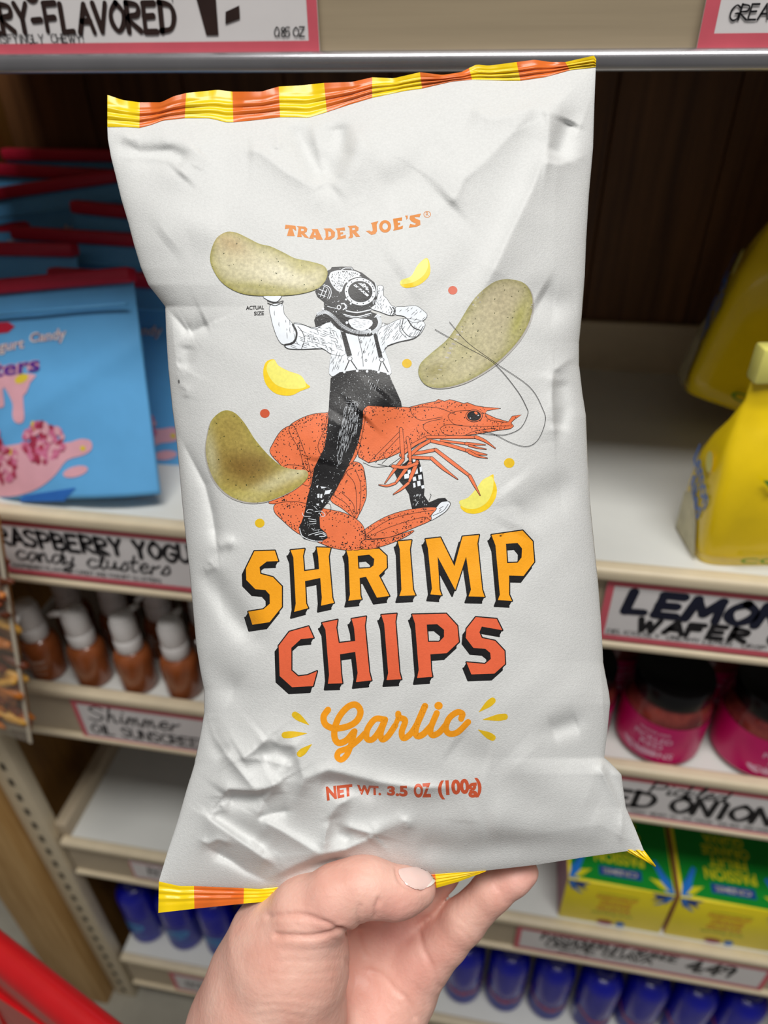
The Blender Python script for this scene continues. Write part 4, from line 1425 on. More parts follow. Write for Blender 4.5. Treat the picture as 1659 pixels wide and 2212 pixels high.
def stipple(p, poly, n, m, layer, r0=.6, r1=1.5, seed=2, edge=None):
    r = random.Random(seed)
    P = np.array(poly)
    lo, hi = P.min(0), P.max(0)
    S = np.roll(P, -1, 0)
    k = tries = 0
    while k < n and tries < n * 30:
        tries += 1
        x, y = r.uniform(lo[0], hi[0]), r.uniform(lo[1], hi[1])
        if not inside(P, x, y):
            continue
        if edge:
            d = S - P
            t = np.clip(((x - P[:, 0]) * d[:, 0] + (y - P[:, 1]) * d[:, 1]) / np.maximum((d * d).sum(1), 1e-6), 0, 1)
            q = np.hypot(P[:, 0] + t * d[:, 0] - x, P[:, 1] + t * d[:, 1] - y).min()
            if q < 2.2 or r.random() > math.exp(-(q - 2) / edge):
                continue
        p.ell(x, y, (s_ := r.uniform(r0, r1)), s_, m, layer, n=6)
        k += 1


# --- shrimp
sp = Print()
SEGS = [
    zB([(660, 470), (690, 450), (730, 465), (745, 520), (750, 600), (735, 650), (715, 690), (700, 705), (640, 660), (590, 625), (600, 580), (620, 560), (650, 500)]),
    zB([(380, 470), (490, 480), (540, 540), (500, 640), (430, 630), (330, 640), (318, 625), (400, 560)]),
    zB([(318, 410), (330, 370), (365, 315), (405, 290), (430, 300), (470, 400), (500, 500), (490, 560), (420, 520), (360, 460)]),
    zB([(405, 292), (440, 265), (500, 240), (560, 232), (580, 240), (575, 330), (560, 440), (575, 520), (500, 498), (470, 470), (450, 400), (410, 330)]),
    zB([(580, 225), (600, 214), (735, 210), (730, 330), (690, 450), (580, 500), (545, 420), (533, 375), (560, 310), (575, 250)]),
    zB([(335, 650), (360, 635), (440, 630), (560, 660), (650, 680), (720, 720), (745, 770), (735, 830), (700, 848), (610, 840), (530, 810), (440, 770), (370, 710), (340, 680)]),
    zB([(735, 760), (830, 700), (940, 665), (1060, 655), (1040, 690), (1035, 715), (960, 748), (850, 790), (745, 800), (745, 775)]),
    zB([(730, 840), (722, 820), (745, 800), (850, 790), (960, 758), (930, 785), (850, 820), (770, 842)]),
]
for k, s in enumerate(SEGS):
    q = outlined(sp, s, KS, 1.0 + .3 * k, 1.2, 4)
    stipple(sp, q, [90, 80, 120, 160, 110, 250, 120, 80][k], KB, 1.9 + .3 * k, .75, 1.6, k, edge=11)
HEAD = zB([(715, 430), (690, 330), (735, 215), (760, 197), (850, 201), (940, 207), (1000, 192), (1060, 180), (1072, 171), (1100, 180), (1122, 172), (1150, 179), (1185, 190), (1202, 186), (1240, 200), (1280, 206), (1352, 212),
           (1290, 222), (1282, 234), (1330, 256), (1385, 272), (1402, 247), (1445, 240), (1412, 262), (1398, 276), (1410, 291), (1396, 303), (1330, 312), (1240, 328), (1150, 336), (1040, 336), (1000, 360), (920, 400), (850, 432), (760, 456)])
outlined(sp, HEAD, KS, 2.4, 1.2, 0)
stipple(sp, HEAD, 430, KB, 3.2, .75, 1.5, 31, edge=16)
for l_ in ([(760, 455), (905, 308)], [(790, 455), (905, 330)], [(820, 458), (940, 345)], [(850, 470), (1000, 360)], [(735, 455), (800, 475), (960, 455)], [(800, 462), (900, 478), (970, 460)],
           [(940, 210), (1010, 205), (1080, 212), (1150, 240)], [(945, 215), (960, 245), (1000, 265), (1090, 250)], [(1090, 258), (1020, 275), (1005, 300), (1040, 332)], [(1120, 262), (1150, 285), (1230, 292), (1390, 290)],
           [(1080, 300), (1110, 285), (1180, 288)], [(1080, 302), (1100, 328), (1160, 334)], [(1120, 262), (1118, 240), (1160, 224), (1240, 220)], [(1280, 232), (1300, 262), (1380, 275)], [(1195, 330), (1240, 312), (1330, 300)]):
    sp.stroke(zB(l_), 1.0, KB, 4.2, smooth=5)
for l_ in ([(660, 500), (700, 560), (705, 690)], [(700, 485), (725, 560), (718, 680)], [(690, 480), (665, 490), (640, 530)], [(640, 590), (690, 640), (700, 700)], [(600, 600), (660, 640), (695, 700)], [(712, 490), (735, 490), (745, 530)],
           [(740, 782), (850, 712), (960, 682), (1050, 668)], [(745, 795), (850, 745), (1000, 700), (1035, 712)], [(735, 772), (748, 780), (742, 800)], [(560, 640), (585, 640), (590, 665), (570, 690)]):
    sp.stroke(zB(l_), 1.0, KB, 4.2, smooth=5)
LEGS = [([(380, 480), (860, 480)], 26), ([(865, 478), (960, 520), (1060, 592)], [30, 22, 3]), ([(400, 512), (600, 560), (780, 615)], 28), ([(520, 514), (765, 545)], 18), ([(770, 545), (860, 550), (960, 557)], [26, 16, 3]), ([(800, 562), (880, 585), (968, 600)], [18, 12, 3]),
        ([(782, 612), (880, 640), (975, 655)], [34, 26, 4]), ([(800, 630), (880, 668), (980, 690)], [26, 18, 3]), ([(262, 640), (350, 628), (460, 606)], 28), ([(466, 606), (640, 740), (800, 862)], [28, 32, 24]), ([(806, 868), (850, 950), (908, 1060)], [30, 24, 3]),
        ([(240, 682), (420, 690)], 28), ([(425, 690), (540, 790), (686, 900)], [30, 28, 3]), ([(360, 495), (240, 560), (120, 660)], 30), ([(400, 520), (300, 580), (200, 670)], 30),
        ([(120, 400), (132, 560), (142, 700)], [30, 36, 26]), ([(185, 488), (205, 600), (214, 728)], [26, 30, 22]), ([(138, 705), (60, 800), (-40, 940)], [32, 26, 4]), ([(212, 738), (140, 840), (68, 935)], [34, 30, 18]),
        ([(62, 940), (-20, 965), (-100, 955)], [20, 16, 3]), ([(282, 725), (240, 830), (200, 930)], [30, 36, 20]), ([(194, 938), (120, 1000), (44, 1050)], [24, 20, 3]), ([(40, 770), (160, 780), (280, 742)], 28)]
for k, (pts, w) in enumerate(LEGS):
    w = w if isinstance(w, list) else [w] * len(pts)
    sp.stroke(z3(pts), [x / 4.608 + 2.0 for x in w], KB, 3.5 + k * .25, smooth=5)
    sp.stroke(z3(pts), [x / 4.608 for x in w], KS, 3.62 + k * .25, smooth=5)
(cx, cy), = zB([(1232, 245)])
sp.ell(cx, cy, 18.5, 13.5, KB, 9.4)
sp.ell(cx, cy, 17.3, 12.4, KS, 9.8)
sp.ell(cx, cy, 15.2, 11.2, KB, 10.2)
sp.ell(cx + 4, cy - 6, 4, 2.6, KS, 10.7, .6)
sp.ell(cx + 9, cy - 1, 1.6, 1.2, KW, 10.7)
sp.ell(cx - 8, cy + 5, 1.3, 1.0, KW, 10.7)
sp.build('shrimp_print', bag_map, bag)
an = Print()
an.stroke(zA([(1057, 583), (1190, 660), (1320, 735), (1420, 850), (1466, 930)]) + zB([(1472, 240), (1440, 300), (1380, 328), (1330, 330), (1250, 322)]), 1.1, KB, 19, smooth=8)
an.stroke(zA([(1122, 550), (1200, 640), (1330, 735), (1480, 840), (1540, 940)]) + zB([(1551, 270), (1520, 350), (1470, 382), (1400, 366), (1320, 326), (1270, 312)]), 1.0, KB, 19.6, smooth=8)
an.build('shrimp_antennae_print', bag_map, bag)

# --- diver: far leg (below the shrimp), then body
fg = Print()
FARLEG = z3([(40, 800), (120, 770), (250, 660), (300, 700), (340, 850), (355, 1000), (350, 1060), (400, 1130), (490, 1090), (560, 1085), (600, 1130), (560, 1190), (470, 1185), (230, 1192), (215, 1130), (200, 1050), (150, 970), (80, 890)])
fg.poly(FARLEG, KB, 1)
for a_, b_ in [((235, 700), (262, 730)), ((150, 850), (200, 895)), ((185, 810), (215, 850)), ((250, 800), (285, 850)), ((290, 860), (325, 905)), ((235, 880), (268, 920)), ((280, 920), (312, 970)), ((240, 940), (262, 985)), ((305, 780), (325, 830)), ((322, 965), (348, 995))]:
    fg.poly(z3([(a_[0], a_[1]), (b_[0], a_[1] - 8), (b_[0] + 6, b_[1] - 8), (a_[0] + 6, b_[1])]), KW, 1.5)
fg.poly(z3([(470, 1182), (520, 1128), (590, 1118), (610, 1152), (560, 1222), (440, 1300), (370, 1322), (430, 1260)]), KW, 1.6)
for l_ in ([(470, 1182), (520, 1128), (590, 1118), (612, 1152), (562, 1225), (440, 1302), (370, 1324)], [(440, 1262), (540, 1215), (590, 1150)], [(400, 1110), (420, 1060), (410, 1045)], [(500, 1195), (540, 1170)], [(500, 1220), (520, 1200)]):
    fg.stroke(z3(l_), 1.2, KB, 1.8, smooth=4)
for k in range(26):
    x, y = random.uniform(240, 370), random.uniform(1030, 1150)
    fg.stroke(z3([(x, y), (x + random.uniform(-12, 12), y + random.uniform(4, 22))]), .7, KW, 1.8, smooth=0, caps=False)
fg.build('diver_far_leg_print', bag_map, bag)

dv = Print()
WH = [
    z1([(95, 415), (205, 400), (225, 490), (310, 590), (335, 650), (315, 740), (220, 765), (170, 720), (130, 620), (105, 520)]),
    z1([(310, 570), (380, 580), (480, 612), (560, 590), (640, 560), (730, 640), (770, 850), (650, 850), (560, 800), (380, 806), (260, 800), (222, 766), (300, 740), (335, 660)]),
    z1([(640, 560), (760, 640), (1040, 660), (1120, 565), (1125, 800), (1165, 930), (1165, 1040), (900, 990), (650, 1050), (632, 930), (650, 800)]),
    z1([(1080, 620), (1160, 580), (1290, 530), (1475, 560), (1462, 640), (1400, 700), (1250, 740), (1150, 775), (1100, 840), (1060, 700)]),
    z1([(1220, 430), (1300, 425), (1400, 415), (1470, 460), (1505, 500), (1470, 548), (1370, 565), (1300, 512), (1215, 492)]),
    z1([(1062, 240), (1112, 245), (1112, 320), (1142, 350), (1182, 410), (1218, 430), (1216, 492), (1170, 502), (1080, 470), (1000, 440), (1040, 400), (1058, 330)]),
    z1([(36, 330), (190, 325), (180, 362), (150, 382), (90, 372)])]
for k, w_ in enumerate(WH):
    q = outlined(dv, w_, KW, 11.0 + .08 * k, .9 if k != 2 else .3, 3)
hatch(dv, WH[1], .35, 3.4, 1.1, KB, 12.28, (6, 20), 5, .62)
hatch(dv, WH[1], 1.2, 6.0, 1.1, KB, 12.28, (6, 16), 6, .4)
hatch(dv, WH[3], 2.2, 3.2, 1.1, KB, 12.28, (6, 22), 7, .7)
hatch(dv, WH[4], 2.4, 5, 1.1, KB, 12.28, (4, 12), 8, .5)
hatch(dv, WH[5], 2.0, 3.4, 1.1, KB, 12.28, (3, 10), 9, .7)
hatch(dv, WH[0], 1.5, 6.5, 1.1, KB, 12.28, (4, 14), 10, .35)
hatch(dv, z1([(640, 790), (760, 800), (780, 1000), (650, 1040), (634, 930)]), 1.9, 3.0, 1.1, KB, 12.28, (6, 22), 11, .8)
hatch(dv, z1([(840, 680), (1080, 680), (1150, 960), (900, 970)]), 1.9, 6.5, 1.1, KB, 12.28, (6, 18), 12, .5)
for l_, w_ in (([(300, 585), (335, 660), (310, 745), (230, 768)], 4.2), ([(345, 600), (385, 650), (405, 720), (380, 800)], 1.4), ([(225, 770), (260, 800), (380, 806), (560, 800)], 1.3), ([(310, 575), (400, 590), (500, 625), (560, 590)], 1.2),
               ([(1290, 535), (1280, 620), (1340, 690), (1410, 695)], 1.6), ([(1265, 545), (1262, 640), (1320, 705)], 1.2), ([(1330, 540), (1380, 610), (1450, 640)], 2.4), ([(1150, 775), (1250, 740), (1400, 702), (1470, 600)], 1.6), ([(1100, 570), (1160, 580)], .8),
               ([(885, 690), (920, 830), (932, 960)], 1.2), ([(75, 392), (140, 415), (205, 392)], 1.6), ([(72, 372), (140, 392), (212, 372), (205, 392)], 1.2), ([(1195, 430), (1215, 462), (1195, 500)], 2.2), ([(1170, 425), (1190, 462), (1172, 500)], 1.4)):
    dv.stroke(z1(l_), w_, KB, 12.6, smooth=5)
for c in ((912, 740), (940, 830), (957, 905)):
    (cx, cy), = z1([c])
    dv.ell(cx, cy, 2.6, 3, KB, 12.76, n=12, hole=(1.5, 1.9))
for P in ([(728, 645), (772, 655), (832, 862), (786, 872)], [(1018, 655), (1050, 665), (1106, 876), (1070, 884)]):
    dv.poly(z1(P), KB, 12.92)
for l_ in ([(812, 895), (768, 992)], [(815, 895), (876, 986)], [(1096, 905), (1070, 1002)], [(1100, 905), (1156, 1012)]):
    dv.stroke(z1(l_), 2.2, KB, 12.92, smooth=0)
for c in ((812, 890), (1098, 900)):
    (cx, cy), = z1([c])
    dv.ell(cx, cy, 5.6, 5, KB, 13.08, n=14)
    dv.ell(cx, cy, 4.2, 3.8, KW, 13.24, n=14)
HELM = z1([(600, 110), (640, 88), (650, 70), (740, 66), (830, 68), (848, 92), (920, 120), (985, 170), (1038, 212), (1060, 280), (1056, 370), (1000, 440), (1000, 470), (1080, 500), (1096, 560), (1080, 625), (1020, 675), (990, 692), (900, 692), (780, 662),
           (700, 622), (640, 562), (570, 575), (505, 605), (492, 545), (520, 482), (580, 450), (580, 380), (520, 332), (500, 285), (560, 235), (600, 190)])
dv.poly(HELM, KB, 13.56)
HL = z1([(640, 120), (700, 100), (760, 98), (850, 104), (905, 132), (880, 158), (810, 182), (758, 232), (735, 290), (690, 275), (650, 225), (628, 170)])
dv.poly(HL, KW, 13.88, smooth=4)
stipple(dv, HL, 130, KB, 14.04, .5, 1.3, 21, edge=9)
hatch(dv, HL, .9, 4.5, .8, KB, 14.04, (3, 9), 22, .5)
dv.stroke(z1([(740, 92), (770, 78), (830, 78), (832, 92)]), 1.8, KW, 13.88, smooth=0)
dv.stroke(z1([(845, 166), (880, 156), (915, 160)]), 1.5, KW, 13.88)
(cx, cy), = z1([(905, 290)])
dv.ell(cx, cy, 36, 31.5, KB, 13.96, .15, 36)
dv.ell(cx, cy, 33.5, 29.5, KW, 14.04, .15, 36)
dv.ell(cx, cy, 26.5, 23, KB, 14.2, .15, 36)
dv.ell(cx, cy, 24.6, 21.2, KB, 14.28, .15, 36)
dv.poly(z1([(842, 232), (864, 224), (984, 322), (968, 334)]), KW, 14.36)
GL = z1([(884, 212), (940, 214), (975, 248), (986, 300)])
dv.poly(GL, KW, 14.36)
stipple(dv, GL, 24, KB, 14.52, .4, .9, 4)
for k in range(14):
    a_ = 2 * math.pi * k / 14
    dv.ell(cx + 30 * math.cos(a_), cy + 26.3 * math.sin(a_), 1.5, 1.4, KB, 14.36, n=8)
for c, r_ in (((790, 200), 2.4), ((778, 360), 2.2), ((820, 398), 2.2), ((572, 445), 2.6), ((785, 568), 3), ((690, 470), 1.4), ((640, 330), 1.2)):
    (x_, y_), = z1([c])
    dv.ell(x_, y_, r_, r_, KW, 14.2, n=10)
for l_, w_ in (([(580, 228), (628, 250), (645, 300), (625, 356)], 1.5), ([(570, 236), (612, 258), (628, 300), (610, 350)], 1.1), ([(538, 270), (602, 292)], 1.4), ([(528, 310), (592, 332)], 1.4), ([(548, 335), (580, 252)], 1.4), ([(578, 342), (604, 272)], 1.4),
               ([(610, 422), (692, 442)], 1.2), ([(780, 462), (880, 476), (1000, 452)], 2.4), ([(758, 494), (870, 516), (1000, 484)], 2.2), ([(770, 508), (870, 530), (990, 502)], .9), ([(1038, 212), (1050, 260), (1048, 330)], 1.2), ([(1020, 370), (1022, 400)], 1.5), ([(1036, 366), (1040, 396)], 1.5), ([(1050, 362), (1056, 392)], 1.3),
               ([(735, 398), (762, 400), (775, 430), (752, 452)], 2.2), ([(760, 392), (785, 420), (775, 452)], 1.2)):
    dv.stroke(z1(l_), w_, KW, 14.2, smooth=5)
(x_, y_), = z1([(714, 430)])
dv.ell(x_, y_, 4.8, 5.2, KW, 14.2, n=14, hole=(2.9, 3.2))
BP = z1([(800, 545), (900, 532), (1000, 545), (1010, 590), (930, 640), (840, 615)])
dv.poly(BP, KW, 13.88, smooth=4)
hatch(dv, BP, .05, 2.6, .7, KB, 14.04, (3, 12), 23, .7)
HOSE = crom(z1([(520, 492), (590, 472), (655, 508), (740, 592), (830, 642), (930, 656), (1000, 640)]), 10)
HOS2 = crom(z1([(1060, 505), (1082, 560), (1062, 618), (1012, 660)]), 10)
for H_s, wd in ((HOSE, 7.5), (HOS2, 8)):
    g_ = np.gradient(H_s, axis=0)
    g_ /= np.hypot(g_[:, 0], g_[:, 1])[:, None]
    for i in range(0, len(H_s)):
        n_ = np.array([-g_[i, 1], g_[i, 0]]) * wd / 2
        dv.stroke([tuple(H_s[i] - n_), tuple(H_s[i] + n_)], 1.15, KW, 14.2, smooth=0, caps=False)
dv.stroke(z1([(940, 635), (965, 622), (1000, 640), (990, 668)]), 2.0, KW, 14.36)
dv.stroke(z1([(1035, 520), (1060, 495), (1088, 508)]), 2.0, KW, 14.36)
stipple(dv, HELM, 150, KW, 13.8, .35, .9, 25)
# trousers, near leg, boot
PANT = z2([(640, 152), (720, 100), (880, 76), (1000, 76), (1160, 112), (1190, 182), (1235, 282), (1270, 362), (1278, 414), (960, 398), (932, 440), (925, 560), (890, 720), (840, 850), (800, 930), (762, 1010), (690, 1150), (620, 1260), (560, 1330), (540, 1400), (545, 1492),
           (600, 1540), (614, 1582), (560, 1612), (480, 1612), (400, 1592), (360, 1540), (355, 1490), (380, 1440), (400, 1380), (430, 1230), (470, 1080), (490, 960), (540, 860), (582, 780), (605, 650), (620, 480), (630, 300)])
dv.poly(PANT, KB, 12.6)
THI = z2([(780, 340), (880, 350), (905, 470), (880, 640), (820, 760), (740, 900), (690, 980), (690, 800), (720, 620), (760, 450)])
hatch(dv, THI, 1.75, 2.2, .75, KW, 13.4, (6, 26), 41, .82)
hatch(dv, z2([(760, 330), (900, 340), (905, 480), (760, 470)]), .1, 4.5, .5, KW, 13.4, (4, 14), 42, .6)
hatch(dv, z2([(960, 110), (1080, 120), (1060, 330), (990, 360)]), 1.9, 4.5, .7, KW, 13.4, (4, 16), 43, .5)
stipple(dv, PANT, 420, KW, 13.4, .3, .75, 44)
for c in ((762, 97), (878, 88), (966, 92), (1068, 98), (1152, 112)):
    (x_, y_), = z2([c])
    dv.ell(x_, y_, 2.9, 2.8, KW, 13.56, n=10)
for P in ([(592, 1162), (650, 1150), (630, 1188), (582, 1196)], [(510, 1120), (530, 1112), (520, 1140)], [(548, 1122), (606, 1130), (560, 1142)], [(552, 1250), (580, 1240), (566, 1272)], [(508, 1280), (536, 1276), (530, 1298)], [(522, 1190), (540, 1188), (538, 1228), (520, 1222)], [(548, 1192), (566, 1190), (562, 1228), (546, 1226)]):
    dv.poly(z2(P), KW, 13.56)
for l_, w_ in (([(480, 1335), (440, 1330), (425, 1355), (470, 1362)], 1.1), ([(500, 1350), (555, 1345), (590, 1380), (560, 1392), (540, 1360)], 1.2), ([(385, 1360), (400, 1388), (460, 1392)], 1.1), ([(440, 1410), (510, 1425)], 1.0), ([(450, 1435), (510, 1440)], 1.0),
               ([(455, 1460), (505, 1455)], .9), ([(362, 1500), (380, 1560), (430, 1592), (500, 1612), (565, 1612)], 1.6), ([(440, 1560), (500, 1540), (560, 1530), (598, 1552)], 1.2), ([(500, 1558), (560, 1546), (600, 1566)], 1.6), ([(540, 1572), (590, 1570)], 1.4), ([(470, 1500), (500, 1515), (540, 1510)], .9), ([(490, 1300), (520, 1330)], .9)):
    dv.stroke(z2(l_), w_, KW, 13.56, smooth=4)
dv.build('diver_print', bag_map, bag)

# --- printed potato chips
CHIPM = mat('print_chip_photo', '#efefea', .46, var=.15, scale=650, attr='print', bump=.1, bscale=1500)


def chip(outline, pal, fields, flecks, seed, shadow):
    q = crom(outline, 6, True)
    p = Print()
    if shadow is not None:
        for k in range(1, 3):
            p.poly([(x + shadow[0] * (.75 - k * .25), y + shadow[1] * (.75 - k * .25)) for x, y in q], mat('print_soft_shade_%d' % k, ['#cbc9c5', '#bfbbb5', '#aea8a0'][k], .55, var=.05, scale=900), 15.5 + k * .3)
    p.poly(q, CHIPM, 17)
    S = np.roll(q, -1, 0)

    def col(U, V):
        d = S - q
        best = np.full(len(U), 1e9)
        for a_, e in zip(q, d):
            t = np.clip(((U - a_[0]) * e[0] + (V - a_[1]) * e[1]) / max(e @ e, 1e-6), 0, 1)
            best = np.minimum(best, np.hypot(U - a_[0] - t * e[0], V - a_[1] - t * e[1]))
        edge = np.exp(-best / 11)[:, None]
        base, rim_ = np.array(lin(pal[0])), np.array(lin(pal[1]))
        c = base * (1 - edge) + rim_ * edge
        for fx, fy, rx, ry, an_, hx, wgt in fields:
            ca, sa = math.cos(an_), math.sin(an_)
            dx, dy = U - fx, V - fy
            g = np.exp(-(((dx * ca + dy * sa) / rx) ** 2 + ((-dx * sa + dy * ca) / ry) ** 2))[:, None] * wgt
            c = c * (1 - g) + np.array(lin(hx)) * g
        w = (np.sin(U * .31 + 2 * np.sin(V * .17)) * np.sin(V * .27 + np.sin(U * .13)))[:, None]
        return np.clip(c * (1 + .06 * w), 0, 1)
    r = random.Random(seed)
    lo, hi = q.min(0), q.max(0)
    k = 0
    while k < flecks:
        x, y = r.uniform(lo[0], hi[0]), r.uniform(lo[1], hi[1])
        if inside(q, x, y):
            a_, L = r.uniform(0, 3.1), r.uniform(.6, 3.6)
            p.stroke([(x, y), (x + L * math.cos(a_), y + L * math.sin(a_))], r.uniform(.9, 2.0), KFL, 18, smooth=0, caps=False)
            k += 1
    p.build('printed_chip', bag_map, bag, step=5, colfn=col)


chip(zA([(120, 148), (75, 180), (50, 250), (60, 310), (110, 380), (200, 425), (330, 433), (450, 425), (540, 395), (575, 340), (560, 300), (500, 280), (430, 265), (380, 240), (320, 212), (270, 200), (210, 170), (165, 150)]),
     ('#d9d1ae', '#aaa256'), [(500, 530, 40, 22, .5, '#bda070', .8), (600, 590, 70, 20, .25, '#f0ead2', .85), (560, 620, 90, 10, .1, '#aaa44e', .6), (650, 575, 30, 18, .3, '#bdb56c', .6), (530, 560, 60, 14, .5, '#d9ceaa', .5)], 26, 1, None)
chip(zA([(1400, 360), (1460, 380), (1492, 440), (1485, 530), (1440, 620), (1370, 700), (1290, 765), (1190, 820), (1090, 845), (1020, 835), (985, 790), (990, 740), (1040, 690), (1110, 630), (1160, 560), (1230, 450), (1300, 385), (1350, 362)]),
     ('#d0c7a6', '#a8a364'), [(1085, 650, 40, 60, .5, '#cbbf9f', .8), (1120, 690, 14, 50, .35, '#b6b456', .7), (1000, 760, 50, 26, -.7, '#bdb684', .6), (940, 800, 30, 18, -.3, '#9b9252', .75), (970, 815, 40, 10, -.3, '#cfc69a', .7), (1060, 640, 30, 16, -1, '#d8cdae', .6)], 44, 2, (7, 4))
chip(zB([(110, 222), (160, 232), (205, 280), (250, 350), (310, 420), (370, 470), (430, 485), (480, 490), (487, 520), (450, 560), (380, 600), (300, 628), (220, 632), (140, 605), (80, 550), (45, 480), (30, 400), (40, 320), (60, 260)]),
     ('#bda85c', '#b5a955'), [(520, 1010, 60, 34, .5, '#8a6a30', .9), (560, 1000, 40, 24, .3, '#80602c', .6), (500, 930, 40, 50, .8, '#a9934a', .6), (590, 1045, 80, 16, -.5, '#dcd3a4', .9), (530, 1068, 70, 12, 0, '#c9bd6c', .7), (455, 980, 14, 60, -.15, '#d6cfa6', .8), (640, 1022, 30, 12, -.3, '#dfd6ae', .8)], 30, 3, (-5, 5))

# ------------------------------------------------------------------ the hand that pinches the bag's lower edge
def zH(pts):
    return [(380 + x / 2.023, 1780 + y / 2.023) for x, y in pts]


def J(px, py, z, r):
    """joint: place on the sheet, millimetres towards the holder, radius in millimetres -> frame of the bag, metres"""
    k = (BAG_D - z * .001) / FPX
    return np.array([(px - PW / 2) * k, -(py - PH / 2) * k, z * .001, r * .001])


CHAINS = {
    'thumb': [J(906, 1921, 9, 7.4), J(880, 1925, 11, 9.0), J(850, 1929, 12.5, 10.2), J(800, 1916, 14, 11.4), J(770, 1918, 14.5, 11.6), J(726, 1938, 14, 13.0), J(664, 1982, 9, 16.0), J(622, 2072, 2, 24.5)],
    'thenar': [J(664, 1982, 7, 15.5), J(634, 2072, 4, 25.0), J(600, 2190, -2, 31), J(560, 2330, -8, 32), J(490, 2600, -2, 34), J(400, 3000, 14, 39), J(330, 3300, 30, 43)],
    'back': [J(650, 1985, -4, 14), J(600, 2032, -10, 21.5), J(572, 2110, -12, 25), J(545, 2220, -14, 30), J(480, 2500, -18, 33), J(440, 2750, -12, 35)],
    'index_ray': [J(712, 1975, -38, 13.5), J(660, 2040, -30, 19), J(620, 2170, -20, 28)],
    'middle_ray': [J(778, 1992, -44, 12.5), J(720, 2100, -40, 17), J(650, 2230, -24, 28)],
    'ring_ray': [J(838, 2014, -43, 12.5), J(790, 2120, -42, 17), J(720, 2250, -26, 27)],
    'little_ray': [J(916, 2072, -31, 13.2), J(872, 2140, -33, 16.5), J(800, 2250, -28, 24), J(700, 2420, -24, 30)],
}
FING = {
    'index': [J(712, 1975, -38, 13), J(735, 1895, -31, 10.6), J(760, 1815, -29, 9.6), J(778, 1755, -29, 8.2)],
    'middle': [J(778, 1992, -44, 12.2), J(826, 1905, -35, 10.6), J(850, 1815, -32, 9.6), J(862, 1750, -31, 8.2)],
    'ring': [J(838, 2012, -43, 12), J(872, 1974, -41, 10.8), J(912, 1928, -35, 10.2), J(950, 1883, -33, 9.8), J(992, 1825, -31, 8.6), J(1008, 1795, -30, 7.6)],
    'little': [J(916, 2072, -31, 13.0), J(960, 2032, -28, 11.6), J(1000, 1990, -25, 10.8), J(1062, 1926, -20, 9.6), J(1110, 1896, -18, 8.2), J(1133, 1884, -18, 6.8)],
}


def cone(P, a, b):
    """distance to a round cone between two joints"""
    pa = P - a[:3]
    ba = b[:3] - a[:3]
    L2 = ba @ ba
    t = np.clip((pa @ ba) / L2, 0, 1)
    q = pa - t[:, None] * ba
    return np.sqrt((q * q).sum(1)) - (a[3] + (b[3] - a[3]) * t)


def smin(a, b, k):
    h = np.clip(.5 + .5 * (b - a) / k, 0, 1)
    return b * (1 - h) + a * h - k * h * (1 - h)


def chain(P, js, k=.004):
    d = None
    for a, b in zip(js, js[1:]):
        c = cone(P, a, b)
        d = c if d is None else smin(d, c, k)
    return d


def hand_sdf(P):
    palm = None
    for n in ('index_ray', 'middle_ray', 'ring_ray', 'little_ray'):
        c = chain(P, CHAINS[n])
        palm = c if palm is None else smin(palm, c, .009)
    th = smin(chain(P, CHAINS['thumb'], .005), chain(P, CHAINS['thenar'], .006), .006)
    th = smin(th, chain(P, CHAINS['back'], .006), .012)
    fg_ = None
    for n in FING:
        c = chain(P, FING[n], .003)
        fg_ = c if fg_ is None else smin(fg_, c, .0025)
    d = smin(palm, fg_, .006)
    d = smin(d, th, .007)
    return np.maximum(d, J(0, 3120, 0, 0)[1] - P[:, 1])      # the sleeve end, far below the picture


